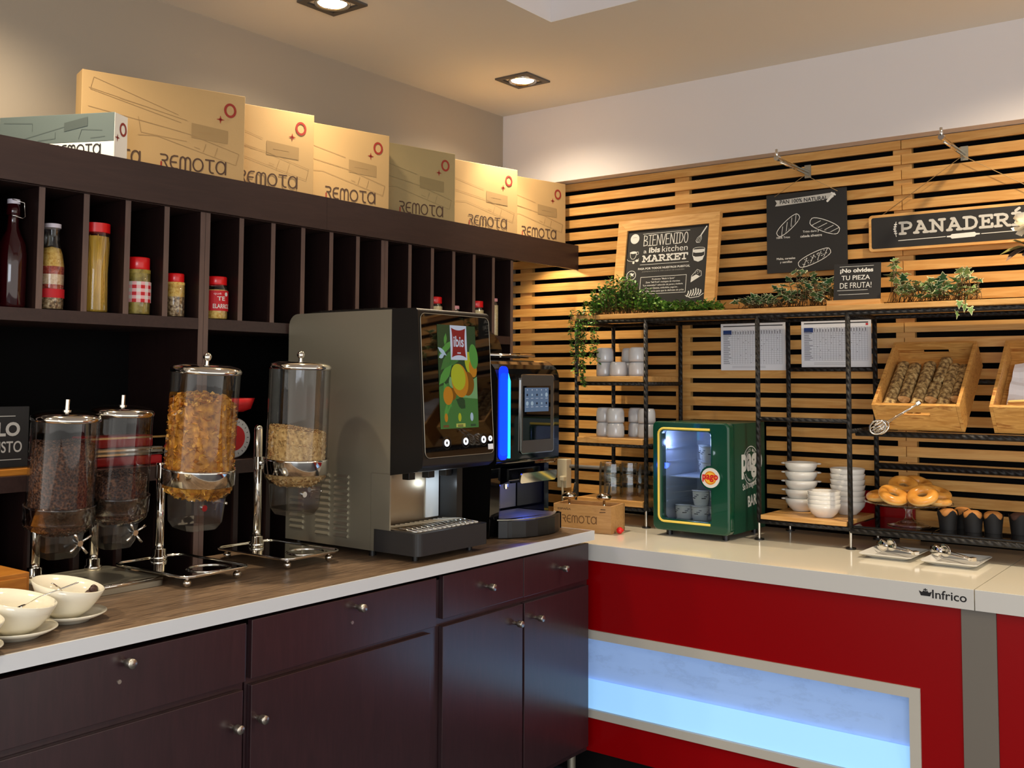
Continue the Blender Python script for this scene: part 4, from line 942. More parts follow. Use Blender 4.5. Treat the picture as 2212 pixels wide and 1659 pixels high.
yogurt(FX-.002, FY+.09, zs, 'yogurt pot on the fridge floor under another pot, centre')
yogurt(FX+.002, FY+.092, zs+.0625, 'yogurt pot stacked on the centre pot of the fridge floor')
yogurt(FX+.076, FY+.10, zs, 'bottom yogurt pot at the right of the fridge floor, half behind the door')
yogurt(FX+.076, FY+.10, zs+.0625, 'upper yogurt pot at the right of the fridge floor, half behind the door')
zs = FZ+.2355
yogurt(FX+.022, FY+.13, zs, 'front lower yogurt pot on the fridge shelf, beside the badge')
yogurt(FX+.022, FY+.13, zs+.0625, 'front upper yogurt pot on the fridge shelf')
yogurt(FX-.026, FY+.205, zs, 'rear lower yogurt pot on the fridge shelf')
yogurt(FX-.026, FY+.205, zs+.0625, 'rear upper yogurt pot on the fridge shelf')

# ------------------------------------------------------------------ cups, tumblers and bowls on the rebar shelving
def inv_cup(name, label, x, y, z, grp, r=.0385, h=.064, mt='grey_china'):
    m = MB().lathe([(r-.004, .004), (r-.002, .0), (r, .0), (r+.001, .012), (r, h*.72), (r*.9, h*.93), (r*.80, h), (r*.74, h), (r*.72, h-.003), (.001, h-.003)], mt, seg=32)
    t = m.build(name); t.location = (x, y, z); return tag(t, label, 'cup', grp)
def cup_stack(xy, z, n, who, grp):
    for k in range(n):
        inv_cup('cup', (('lower' if k == 0 else 'upper')+' upturned white cup ' if n > 1 else 'single upturned white cup ')+who, xy[0], xy[1], z+k*.0645, grp)
g1, g2 = 'upturned cups on the top rebar shelf', 'upturned cups on the middle rebar shelf'
cup_stack((-2.488, 3.985), 1.5465, 2, 'of the left pair on the top shelf beside the hanging vine', g1)
cup_stack((-2.405, 3.965), 1.5465, 1, 'in the middle of the top shelf', g1)
cup_stack((-2.40, 4.06), 1.5465, 2, 'of the rear pair on the top shelf behind the single cup', g1)
cup_stack((-2.318, 3.985), 1.5465, 2, 'of the right pair on the top shelf by the bar', g1)
cup_stack((-2.498, 4.0), 1.2755, 2, 'of the leftmost pair on the middle shelf', g2)
cup_stack((-2.414, 3.955), 1.2755, 2, 'of the second pair from the left on the middle shelf', g2)
cup_stack((-2.36, 4.05), 1.2755, 2, 'of the third pair on the middle shelf, set back', g2)
cup_stack((-2.275, 3.99), 1.2755, 2, 'of the rightmost pair on the middle shelf, beside the fridge', g2)
def tumbler(x, y, z, label):
    m = MB().lathe([(.040, 0), (.041, .002), (.0405, .05), (.036, .086), (.001, .088), (.001, .080), (.032, .078), (.0375, .05), (.0385, .002)], 'clear_glass', seg=10, smooth=False)
    t = m.build('tumbler'); t.location = (x, y, z); return tag(t, label, 'glass', 'upturned faceted tumblers on the bottom rebar shelf')
for (x, y), who in (((-2.50, 4.03), 'of the left rear stack'), ((-2.425, 3.95), 'of the front stack, nearest the shelf edge'), ((-2.405, 4.06), 'of the rear middle stack'), ((-2.30, 4.04), 'of the right stack near the fridge')):
    for k in range(2): tumbler(x, y, 1.0095+k*.062, ('lower' if k == 0 else 'upper')+' upturned clear tumbler '+who)
def bowl_stack(x, y, n, pitch, who, lug, r=.066, h=.052):
    for k in range(n):
        m = MB().lathe([(.001, 0), (.034, 0), (.036, .003), (.050, .016), (r-.004, .034), (r, h), (r-.003, h+.001), (r-.007, .035), (.047, .02), (.030, .008), (.001, .007)], 'white_china', seg=40)
        if lug:
            for a in (0, PI): m.sphere((r*math.cos(a)*1.03, r*math.sin(a)*1.03, h-.004), .012, 'white_china', seg=12, sz=.35)
        t = m.build('bowl'); t.location = (x, y, 1.0015+k*pitch); t.rotation_euler = (0, 0, .35)
        pos = ['bottom', 'second from bottom', 'third from bottom', 'fourth from bottom', 'fifth from bottom', 'sixth from bottom', 'seventh from bottom']
        tag(t, f"white bowl, {'top' if k == n-1 else pos[k]} of the {who}", 'bowl', 'stacked white bowls on the wooden rebar shelf')
bowl_stack(-1.61, 4.085, 5, .036, 'tall eared stack beside the fridge', True)
bowl_stack(-1.425, 4.10, 7, .0215, 'smooth tall stack behind the right post', False, .068)
bowl_stack(-1.468, 3.955, 4, .0165, 'short front stack', False, .063)

# ------------------------------------------------------------------ wooden box with ladles, socket, conduit
t = thing('wooden_crate', 'small wooden REMOTA crate with lids and ladles behind the coffee machine', 'crate', (-2.355, 3.60, .9005), 9)
for a in ((-.135, .125, 0, .008), (-.135, .125, .142, .15)): MB().box(*a, 0, .112, 'box_wood').build('panel', t)
for a in ((-.135, -.127), (.117, .125)): MB().box(*a, .0085, .1415, 0, .112, 'box_wood').build('panel', t)
MB().box(-.1265, .1165, .0085, .1415, 0, .008, 'box_wood').build('panel', t)
f = FR((0, -.0006, 0)); m = MB(); remota(m, -.095, .06, .038, .066, 'burnt_brown', f, .15); m.build('lettering', t)
m = MB(); m.text('ESPAÑA', -.115, -.055, .088, .098, 'print_brown', f, .01); m.build('lettering', t)
m = MB(); m.ribbon([(.08, .098), (.10, .098)], .003, 'print_brown', f); m.ribbon([(.075, .086), (.10, .088)], .003, 'print_brown', f); m.build('printed_emblem', t)
def ladle(x, y, z, label):
    t = thing('ladle', label, 'ladle', (x, y, z), 0, 'chrome ladles in the small crate')
    MB().lathe([(.001, .02), (.012, .019), (.026, .012), (.032, .004), (.032, -.002), (.026, -.008), (.001, -.010)], 'chrome', seg=28).build('bowl', t)
    MB().tube([(.008, .02, .008), (.010, .03, .055)], .004, 'black_plastic').build('handle', t)
    MB().tube([(0, 0, -.011), (0, 0, -.1275)], .005, 'chrome').build('stem', t)
ladle(-2.46, 3.655, 1.0375, 'chrome ladle head above the crate, left one beside the coffee machine')
ladle(-2.315, 3.70, 1.0375, 'chrome ladle head above the crate, right one with dark upright handle')
t = thing('power_socket', 'cream power socket block with plug on the slatted wall', 'socket', (-2.875, 4.249, 1.0), 0)
MB().box(-.028, .028, -.045, 0, .0, .14, 'cream_plastic').build('housing', t, .004)
MB().box(.004, .03, -.075, -.0455, .035, .06, 'cream_plastic').build('plug', t, .006); MB().tube([(.016, -.062, .034), (.016, -.06, -.02), (.0, -.04, -.09)], .005, 'cream_plastic').build('cord', t)
t = MB().tube([(-2.845, 4.235, 1.105), (-2.55, 4.235, 1.108), (-2.40, 4.235, 1.10)], .009, 'grey_tube').build('conduit'); tag(t, 'grey conduit running right from the cream socket along the slats', 'pipe')
m = MB().sphere((0, 0, .014), .014, 'red_lid'); m.cyl(.006, -.016, .004, 'red_lid', TR(.012, 0, .016) @ RY(90), 10); t = m.build('red_tap'); t.location = (-2.215, 3.66, .9005); tag(t, 'small red plastic tap beside the right end of the wooden crate', 'tap')

# ------------------------------------------------------------------ signs
def bread_sketch(m, cx, cy, L, wd, ang, f, seeds=0):
    c, s_ = math.cos(math.radians(ang)), math.sin(math.radians(ang)); q = lambda x, y: (cx+x*c-y*s_, cy+x*s_+y*c)
    o = [q(L/2*math.cos(a), wd/2*math.copysign(abs(math.sin(a))**.6, math.sin(a))) for a in [2*PI*i/22 for i in range(22)]]
    m.ribbon(o, .0028, 'chalk', f, closed=True)
    for x in (-.3, -.08, .14, .34): m.ribbon([q(x*L-.012, -wd*.32), q(x*L, -wd*.05), q(x*L+.016, wd*.30)], .0022, 'chalk', f)
    for k in range(6): m.ribbon([q(-L*.4+k*L*.15, -wd*.42), q(-L*.4+k*L*.15+.008, -wd*.30)], .0016, 'chalk_grey', f)
    for k in range(seeds): x, y = random.uniform(-.38, .38)*L, random.uniform(-.2, .32)*wd; m.poly([(a+q(x, y)[0], b_+q(x, y)[1]) for a, b_ in circ(0, 0, .0026, .0018, 7)], 'chalk', f, .0003)
t = thing('welcome_board', 'wood-framed chalkboard BIENVENIDO a ibis kitchen MARKET leaning on the slats', 'sign', (-2.515, 4.092, 1.8195), 0, rot=(math.radians(-9.5), 0, 0))
bw, bh = .521, .462
fr = MB()
for pts in (((0, 0), (bw, 0), (bw-.05, .05), (.05, .05)), ((bw, 0), (bw, bh), (bw-.05, bh-.05), (bw-.05, .05)), ((bw, bh), (0, bh), (.05, bh-.05), (bw-.05, bh-.05)), ((0, bh), (0, 0), (.05, .05), (.05, bh-.05))):
    fr.prism(list(pts), -.012, .014, 'light_wood', FR((0, 0, 0)))
fr.build('frame', t, .0015)
MB().box(.0495, bw-.0495, -.004, .006, .0495, bh-.0495, 'chalk_black').build('board', t)
f = FR((0, -.0048, 0))
m = MB(); T_ = {'B': [[(0, 0), (0, 1), (.5, .9), (.5, .62), (.05, .52), (.6, .4), (.6, .08), (0, 0)]], 'I': [[(.3, 0), (.3, 1)], [(0, 0), (.6, 0)], [(0, 1), (.6, 1)]], 'E': [[(.55, 1), (0, 1), (0, 0), (.6, 0)], [(0, .52), (.45, .52)]],
      'N': [[(0, 0), (0, 1), (.6, 0), (.6, 1)]], 'V': [[(0, 1), (.3, 0), (.6, 1)]], 'D': [[(0, 0), (0, 1), (.35, .92), (.58, .5), (.35, .08), (0, 0)]], 'O': [circ(.3, .5, .3, .5, 14)+[(.6, .5)]]}
for i, c_ in enumerate('BIENVENIDO'):
    for st in T_[c_]: m.ribbon([(.14+.0231*i+x*.030, .334+y*.05) for x, y in st], .0034, 'chalk', f)
m.build('lettering', t)
for tx, a, b_, c_, d_, bo, mt in (('a', .142, .158, .2985, .3115, .005, 'chalk'), ('ibis', .170, .228, .2985, .3255, .03, 'chalk'), ('kitchen', .238, .368, .2985, .3265, 0, 'chalk'),
        ('PASA POR TODOS NUESTROS PUESTOS,', .120, .386, .2185, .2295, .025, 'chalk'), ('¡COMENCEMOS EL DÍA LLENO DE ENERGÍA!', .142, .360, .2065, .2145, 0, 'chalk_grey'),
        ('Productos "Made in Spain"', .198, .315, .1665, .1765, .012, 'chalk'), ('Zona "Self Fruit": recárgate de vitaminas', .166, .342, .1525, .1625, .01, 'chalk'), ('"Los esenciales": selección de panes y bollería', .152, .357, .1385, .1485, .01, 'chalk'),
        ('Frescos: Quesos, embutidos, yogures...', .168, .336, .1245, .1345, .01, 'chalk'), ('Pasta Desayuno para que lo disfrutes sin prisa', .146, .364, .1105, .1205, .012, 'chalk')):
    m = MB(); m.text(tx, a, b_, c_, d_, mt, f, bo); m.build('lettering', t)
m = MB(); slab(m, 'MARKET', .140, .370, .2555, .2885, 'chalk', f, .20, .14); m.build('lettering', t)
for a, b_, v in ((.132, .375, .392), (.128, .378, .244)): MB().ribbon([(a, v), (b_, v)], .002, 'chalk', f, cap=False).build('chalk_line', t)
MB().ribbon([(.138, .104), (.372, .104), (.372, .184), (.138, .184)], .0022, 'chalk', f, closed=True).build('chalk_line', t)
m = MB(); m.poly(circ(.09, .372, .0235, .024, 20), 'chalk', f); m.ribbon([(.08, .377), (.09, .380), (.10, .378)], .0015, 'chalk_grey', f, z=.0004); m.build('chalk_drawing', t)
m = MB(); m.poly(circ(.088, .306, .017, .006, 18), 'chalk', f); m.ribbon([(.070, .308), (.074, .285), (.082, .275), (.094, .275), (.102, .285), (.106, .308)], .0022, 'chalk', f); m.ribbon(circ(.109, .302, .007, .007, 10), .002, 'chalk', f, closed=True)
m.ribbon(circ(.088, .274, .030, .010, 18, 170, 372), .002, 'chalk', f); m.poly(circ(.110, .266, .009, .006, 12), 'chalk', f); m.poly(circ(.092, .257, .006, .006, 10), 'chalk', f); m.build('chalk_drawing', t)
m = MB(); m.ribbon(circ(.086, .196, .024, .022, 22), .0025, 'chalk', f, closed=True); m.poly([(.086, .208), (.092, .204), (.104, .206), (.096, .199), (.098, .190), (.090, .195), (.082, .192), (.085, .200), (.076, .204)], 'chalk', f); m.ribbon(circ(.086, .196, .018, .016, 10, 180, 250), .002, 'chalk_grey', f); m.build('chalk_drawing', t)
m = MB(); m.ribbon([(.070, .138), (.112, .138)], .008, 'chalk', f); m.poly([(.074, .122), (.108, .122), (.102, .098), (.080, .098)], 'chalk', f); m.build('chalk_drawing', t)
m = MB(); m.ribbon([(.456, .402), (.432, .366)], .006, 'chalk', f)
for d_ in (-.009, -.003, .004, .010): m.ribbon([(.432, .366), (.424+d_, .350-d_*.4), (.416+d_*1.0, .334-d_*.5), (.411, .330)], .0018, 'chalk', f)
m.build('chalk_drawing', t)
m = MB(); m.ribbon(circ(.425, .300, .029, .007, 20), .002, 'chalk', f, closed=True); m.poly([(.396, .298), (.454, .298), (.454, .286), (.44, .282), (.41, .282), (.396, .286)], 'chalk', f); m.poly([(.396, .270), (.41, .264), (.44, .264), (.454, .270), (.446, .248), (.425, .240), (.404, .248)], 'chalk', f)
m.ribbon([(.396, .298), (.396, .268)], .002, 'chalk', f); m.ribbon([(.454, .298), (.454, .268)], .002, 'chalk', f); m.build('chalk_drawing', t)
m = MB(); m.ribbon([(.396, .148), (.398, .176), (.424, .205), (.444, .196), (.446, .176), (.396, .148)], .002, 'chalk', f); m.poly([(.397, .149), (.399, .172), (.420, .182), (.440, .172)], 'chalk', f)
for x, y in ((.415, .19), (.428, .186), (.436, .193), (.425, .196)): m.poly(circ(x, y, .0035, n=8), 'chalk_grey', f, .0003)
m.build('chalk_drawing', t)
m = MB()
for i in range(6): x = .385+.012*i; m.ribbon([(x-.004, .083+.004*i*.3), (x+.004, .100), (x+.003, .118-abs(i-3)*.004)], .0055, 'chalk', f)
m.ribbon([(.374, .088), (.40, .076), (.44, .080), (.462, .094)], .003, 'chalk', f); m.build('chalk_drawing', t)

def hook(x, z, label):
    t = thing('display_hook', label, 'hook', (x, 4.249, z), 0, 'chrome display hooks on the slatted wall')
    MB().box(-.014, .014, -.004, -.0005, -.028, .028, 'steel').build('plate', t)
    m = MB(); m.tube([(0, -.004, 0), (0, -.33, .0), (0, -.338, .008), (0, -.338, .035)], .006, 'chrome'); m.tube([(.0, -.004, -.012), (0, -.30, -.012)], .004, 'chrome'); m.cyl(.011, .318, .342, 'chrome', RX(90), 16); m.build('rod', t)
hook(-1.628, 2.427, 'chrome display hook on the slats above the PAN 100% NATURAL board')
hook(-.995, 2.424, 'chrome display hook on the slats above the PANADERÍA sign')
t = thing('hanging_sign', 'square black PAN 100% NATURAL board hung on strings', 'sign', (-1.805, 4.222, 1.994), 0)
MB().box(0, .352, -.004, .004, 0, .343, 'chalk_black').build('board', t, .001)
m = MB(); m.tube([(.038, -.0055, .333), (.177, -.0055, .413), (.315, -.0055, .330)], .0013, 'cardboard', seg=5); m.build('string', t)
f = FR((0, -.0048, 0))
m = MB(); m.poly([(.04, .291), (.052, .291), (.285, .300), (.30, .308), (.288, .326), (.06, .316), (.04, .318), (.048, .304)], 'ribbon_grey', f); m.build('chalk_ribbon', t)
m = MB(); m.text('PAN 100% NATURAL', .062, .272, .2985, .3155, 'chalk_black', f, .02, z=.0006); m.build('lettering', t)
m = MB(); m.ribbon([(.272, .292), (.285, .305), (.30, .320)], .010, 'chalk', f, z=.0009); m.ribbon([(.29, .325), (.305, .315)], .007, 'chalk', f, z=.0009); m.build('chalk_drawing', t)
for q in ((.098, .204, .125, .042, 40, 0), (.258, .188, .135, .048, -24, 0), (.212, .056, .150, .044, 22, 26)):
    m = MB(); bread_sketch(m, q[0], q[1], q[2], q[3], q[4], f, q[5]); m.build('chalk_drawing', t)
for tx, a, b_, c_, d_ in (('100% Trigo', .045, .106, .146, .157), ('Trigo duro y', .163, .234, .163, .175), ('cebada silvestre', .152, .246, .146, .157), ('Malta, cereales', .045, .128, .055, .066), ('y semillas', .060, .114, .039, .051)):
    m = MB(); m.text(tx, a, b_, c_, d_, 'chalk', f, .015); m.build('lettering', t)
t = thing('hanging_sign', 'long black PANADERÍA sign in a pale wooden frame hung on strings', 'sign', (-1.362, 4.222, 2.057), 0)
pw, ph = .745, .149
MB().prism(rrect(0, pw, 0, ph, .014), -.012, .006, 'light_wood', FR((0, 0, 0))).build('frame', t, .002)
MB().prism(rrect(.011, pw-.011, .011, ph-.011, .008), .0061, .007, 'chalk_black', FR((0, 0, 0))).build('board', t)
m = MB(); m.tube([(.055, -.004, .148), (.367, -.004, .352), (.69, -.004, .148)], .0016, 'cardboard', seg=5); m.build('string', t)
f = FR((0, -.0078, 0)); m = MB(); slab(m, 'PANADERÍA', .124, .628, .060, .114, 'ribbon_grey', f, .19, .17); m.build('lettering', t)
m = MB(); m.ribbon([(.110, .055), (.104, .085), (.110, .114)], .0028, 'chalk', f)
for k in range(5): m.poly(circ(.104+.002*abs(k-2), .068+.009*k, .0065, .0035, 8), 'chalk', f, .0003)
m.build('chalk_drawing', t)
m = MB(); m.ribbon([(.118, .038), (.298, .040)], .0026, 'chalk', f); m.ribbon([(.43, .041), (.62, .043)], .0026, 'chalk', f)
m.poly([(.303, .037), (.316, .036), (.322, .030), (.405, .032), (.411, .038), (.424, .039), (.424, .044), (.411, .045), (.405, .050), (.322, .048), (.316, .043), (.303, .042)], 'chalk', f); m.build('chalk_drawing', t)
t = thing('table_sign', 'small black sign No olvides TU PIEZA DE FRUTA! in a wooden holder', 'sign', (-1.405, 3.915, 1.8195), 2)
MB().box(-.02, .182, -.024, .03, 0, .020, 'light_wood').build('holder', t, .001)
RTS = TR(0, 0, .0205) @ RX(-6)
MB().box(0, .178, -.001, .003, 0, .142, 'chalk_black', RTS).build('board', t, .0005)
f = RTS @ FR((0, -.0016, 0))
for tx, a, b_, c_, d_, bo in (('¡No olvides', .024, .150, .103, .124, .035), ('TU PIEZA', .030, .138, .078, .096, .012), ('DE FRUTA!', .024, .144, .046, .068, .0)):
    m = MB(); m.text(tx, a, b_, c_, d_, 'chalk', f, bo); m.build('lettering', t)
for a, b_, v in ((.022, .152, .131), (.014, .13, .038), (.02, .135, .022)): MB().ribbon([(a, v), (b_, v)], .0014, 'chalk', f, cap=False).build('chalk_line', t)

def paper(x0, x1, z0, z1, label, logo):
    t = thing('printed_sheet', label, 'paper', (x0, 4.2485, z0), 0, 'printed table sheets on the slats')
    w_, h_ = x1-x0, z1-z0
    MB().box(0, w_, -.001, 0, 0, h_, 'paper').build('sheet', t)
    f = FR((0, -.0016, 0)); m = MB(); m.ribbon([(.012, h_-.014), (w_-.012, h_-.014)], .004, 'ink', f, cap=False)
    m.poly([(.012, h_-.052), (.052, h_-.052), (.052, h_-.032), (.012, h_-.032)], 'paper_blue', f)
    for k in range(20): m.ribbon([(.055+k*(w_-.07)/19, .028), (.055+k*(w_-.07)/19, h_-.032)], .0008, 'paper_grid', f, cap=False)
    for k in range(17): z = .028+k*(h_-.08)/16; m.ribbon([(.012, z), (w_-.015, z)], .0008, 'paper_grid', f, cap=False); m.ribbon([(.013, z+.0035), (.013+random.uniform(.02, .038), z+.0035)], .0022, 'paper_grey', f, cap=False, z=.0002)
    for k in range(19): m.ribbon([(.059+k*(w_-.07)/19, h_-.05), (.059+k*(w_-.07)/19, h_-.036+random.uniform(-.004, .002))], .003, 'paper_grey', f, cap=False, z=.0002)
    for k in range(26): a, b_ = random.randrange(19), random.randrange(15); m.poly(circ(.059+a*(w_-.07)/19, .034+b_*(h_-.08)/16, .0016, n=6), 'ink', f, .0003)
    for v in (.018, .012): m.ribbon([(.055, v), (w_*.7, v)], .0012, 'paper_grid', f, cap=False)
    if logo: m.poly([(w_-.022, h_-.026), (w_-.012, h_-.026), (w_-.012, h_-.018), (w_-.022, h_-.018)], 'red_label', f, .0003)
    m.build('printed_table', t)
paper(-2.04, -1.737, 1.575, 1.785, 'left printed table sheet on the slats above the green fridge', False)
paper(-1.666, -1.369, 1.588, 1.787, 'right printed table sheet with a small red logo, above the bowls', True)

# ------------------------------------------------------------------ bread crates
def crate(xc, label):
    t = thing('bread_crate', label, 'crate', (xc, 3.879, 1.442), rot=(math.radians(40.0), 0, 0), group='tilted wooden bread crates')
    hw, D, H, k = .155, .377, .122, .012
    MB().box(-hw, hw, 0, D, -H, -H+.008, 'pine_wood').box(-hw+k+.0005, hw-k-.0005, k+.0005, D-k-.0005, -H+.009, -.0765, 'pine_wood').build('bottom', t)
    for s_ in (-1, 1): MB().box(min(s_*hw, s_*(hw-k)), max(s_*hw, s_*(hw-k)), 0, D, -H+.0081, 0, 'pine_wood').build('side_panel', t, .001)
    for y, z0_, z1_ in ((0, -.050, -.034), (D-k, -.050, -.030)):
        a = .048; m = MB(); M = FR((0, y+k, 0))
        sl = [(-a, (z0_+z1_)/2)]; out = [(-hw+k+.0003, -H+.0081), (hw-k-.0003, -H+.0081), (hw-k-.0003, 0), (-hw+k+.0003, 0)]
        m.box(out[0][0], out[1][0], y, y+k, -H+.0081, z0_, 'pine_wood'); m.box(out[0][0], out[1][0], y, y+k, z1_, 0, 'pine_wood')
        m.box(out[0][0], -a, y, y+k, z0_, z1_, 'pine_wood'); m.box(a, out[1][0], y, y+k, z0_, z1_, 'pine_wood'); m.build('end_panel', t)
    return t
c1 = crate(-1.10, 'tilted pine crate full of seeded loaves, under the PANADERÍA sign')
c2 = crate(-.692, 'tilted pine crate of pale breadsticks cut off by the right edge of the photo')
def crate_m(c): return Matrix.Translation(c.location) @ c.rotation_euler.to_matrix().to_4x4()
def loaf(x0, y0, x1, y1, z, r, cut, label):
    m = MB(); n = 16; seg = 16; vs = []; fs = []; d = Vector((x1-x0, y1-y0, 0)); L_ = d.length; a = math.atan2(d.y, d.x)
    for i in range(n+1):
        u = i/n; e = math.sqrt(max(0, 1-max(0, (abs(u-.5)-.42)/.08)**2)) if not (cut and u < .5) else 1
        for k in range(seg):
            q = 2*PI*k/seg; rr = r*.94*max(e, .02)*(1+.06*math.sin(7*u*6+k)+.05*random.uniform(-1, 1)); vs.append((u*L_, rr*math.cos(q)*1.1, rr*math.sin(q)*.9))
    for i in range(n):
        for k in range(seg): fs.append((i*seg+k, i*seg+(k+1) % seg, (i+1)*seg+(k+1) % seg, (i+1)*seg+k))
    m.add(vs, fs, 'loaf', None, True); m.add([vs[n*seg+k] for k in range(seg)], [tuple(range(seg))], 'loaf')
    m.add([vs[k] for k in range(seg)], [tuple(range(seg))[::-1]], 'loaf')
    t = m.build('seeded_loaf'); t.matrix_world = crate_m(c1) @ TR(x0, y0, z) @ Matrix.Rotation(a, 4, 'Z')
    if cut:
        m = MB(); m.add([(-.0015, v[1]*.97, v[2]*.97) for v in vs[:seg]], [tuple(range(seg))[::-1]], 'crumb'); m.build('cut_face', t)
    return tag(t, label, 'bread', 'seeded loaves in the pine crate')
zl_ = -.0765+.0202
for i, (xa, ya, xb, yb, cut, lab) in enumerate(((-.118, .016, -.112, .325, False, 'leftmost seeded loaf in the pine crate'), (-.068, .100, -.066, .31, True, 'second seeded loaf from the left, with a pale cut end'),
        (-.019, .016, -.012, .325, False, 'third seeded loaf from the left in the pine crate'), (.029, .100, .033, .188, True, 'short seeded loaf half with a pale cut end in the crate'),
        (.038, .195, .044, .34, False, 'short seeded loaf half lying behind the cut one'), (.075, .02, .080, .31, False, 'second seeded loaf from the right in the pine crate'), (.1185, .105, .1185, .30, True, 'rightmost seeded loaf against the crate wall, pale cut end'))):
    loaf(xa, ya, xb, yb, zl_, .0222, cut, lab)
m = MB(); n = 10
for i in range(n):
    for k in range(n):
        u0, u1, v0, v1 = i/n, (i+1)/n, k/n, (k+1)/n; g_ = lambda u, v: (-.12+.24*u, .07+.23*v, -.072+.03*v+.008*math.sin(9*u+5*v)+.004*math.sin(17*v))
        m.add([g_(u0, v0), g_(u1, v0), g_(u1, v1), g_(u0, v1)], [(0, 1, 2, 3)], 'paper', None, True)
t = m.build('paper_liner'); t.matrix_world = crate_m(c2); tag(t, 'crumpled white paper lining the right breadstick crate', 'paper')
for i in range(6):
    m = MB(); z = -.068+.0125*i; m.tube([(-.105+.004*(i % 3), .03, z), (-.10+.004*(i % 2), .034, z), (.0, .034+.002*i, z), (.10, .034, z), (.125, .036, z)], [.004, .0062, .0065, .0062, .004], 'breadstick')
    t = m.build('breadstick'); t.matrix_world = crate_m(c2); tag(t, f"pale breadstick, {['lowest', 'second lowest', 'third lowest', 'fourth lowest', 'second from top', 'topmost'][i]} of the pile in the right crate", 'bread', 'breadsticks in the right crate')
def tongs(name, label, M, L_, grp, slotted):
    t = bpy.data.objects.new(name, None); COL.objects.link(t); t.matrix_world = M; tag(t, label, 'tongs', grp)
    for s_ in (-1, 1):
        m = MB(); a, b_ = .006*s_, .024*s_
        m.tube([(0, a, 0), (L_*.4, a+.010*s_, 0), (L_*.78, b_, 0)], [.0055, .004, .0035], 'chrome', seg=8, flat=.5)
        if slotted:
            f_ = M_ = TR(L_*.88, b_, 0) @ RX(75*s_ if s_ > 0 else -75); m.tube([(x, y, 0) for x, y in circ(0, 0, .030, .024, 20)], .0035, 'chrome', f_, 6, closed=True)
            for k in (-.010, .0, .010): m.tube([(-.024, k, 0), (.024, k, 0)], .0026, 'chrome', f_, 6)
        else: m.sphere((L_*.86, b_, 0), .021, 'chrome', seg=16, sz=1.) if False else m.lathe([(.001, 0), (.012, .001), (.022, .005), (.0215, .0065), (.012, .003), (.001, .002)], 'chrome', TR(L_*.88, b_, 0) @ RX(90*s_) @ Matrix.Diagonal((1.4, 1, 1, 1)), 20)
        m.build('arm', t)
    MB().box(-.012, .006, -.011, .011, -.007, .007, 'chrome').build('spring_end', t, .002)
    return t
d = Vector((-.15, -.012, -.098)).normalized(); u = Vector((0, -1, 0)); n_ = d.cross(u).normalized(); u = n_.cross(d)
Mx = Matrix((d, u, n_)).transposed().to_4x4(); Mx.translation = (-1.078, 3.852, 1.450)
tongs('serving_tongs', 'slotted steel tongs hanging over the front of the loaf crate', Mx, .185, 'steel serving tongs', True)

# ------------------------------------------------------------------ cake stand, doughnuts, muffins, plates
t = thing('cake_stand', 'glass cake stand of doughnuts on the black tray', 'cake stand', (-1.165, 4.015, .9905), 0)
MB().lathe([(.001, .004), (.074, .0), (.078, .002), (.05, .010), (.022, .018), (.014, .03), (.012, .05), (.020, .074), (.001, .074)], 'clear_glass', seg=36).build('foot', t)
MB().lathe([(.001, .0745), (.13, .0745), (.148, .082), (.158, .084), (.158, .087), (.146, .086), (.13, .079), (.001, .079)], 'clear_glass', seg=44).build('plate', t)
zp = .9905+.0805
def donut(x, y, z, rx, ry, rz, label, R=.036, r=.0195):
    m = MB(); vs = []; fs = []; A, B = 32, 16
    for i in range(A):
        for k in range(B):
            a, b_ = 2*PI*i/A, 2*PI*k/B; rr = r*(1+.04*math.sin(3*a+1)); vs.append(((R+rr*math.cos(b_))*math.cos(a), (R+rr*math.cos(b_))*math.sin(a), rr*math.sin(b_)*.86))
    for i in range(A):
        for k in range(B): fs.append((i*B+k, ((i+1) % A)*B+k, ((i+1) % A)*B+(k+1) % B, i*B+(k+1) % B))
    top = [f_ for f_ in fs if sum(vs[q][2] for q in f_) > -.010]; bot = [f_ for f_ in fs if f_ not in top]
    m.add(vs, top, 'donut_glaze', None, True); m.add(vs, bot, 'donut_side', None, True)
    t = m.build('doughnut'); t.location = (x, y, z); t.rotation_euler = tuple(math.radians(q) for q in (rx, ry, rz)); return tag(t, label, 'doughnut', 'glazed doughnuts on the cake stand')
donut(-1.266, 4.01, zp+.024, 6, -8, 10, 'leftmost glazed doughnut on the cake stand')
donut(-1.196, 3.935, zp+.036, 26, 14, 20, 'front left glazed doughnut tilted toward the viewer')
donut(-1.186, 4.03, zp+.064, 30, -6, 40, 'glazed doughnut on top of the front left one')
donut(-1.095, 3.945, zp+.040, 30, 6, -10, 'front right glazed doughnut facing the viewer')
donut(-1.075, 4.055, zp+.042, 14, 12, 30, 'glazed doughnut at the right rear of the pile')
donut(-1.16, 4.12, zp+.066, 12, 16, 0, 'glazed doughnut at the top rear of the pile')
donut(-1.048, 4.0, zp+.016, 0, 0, 0, 'small glazed doughnut low at the right, mostly hidden', .026, .0155)
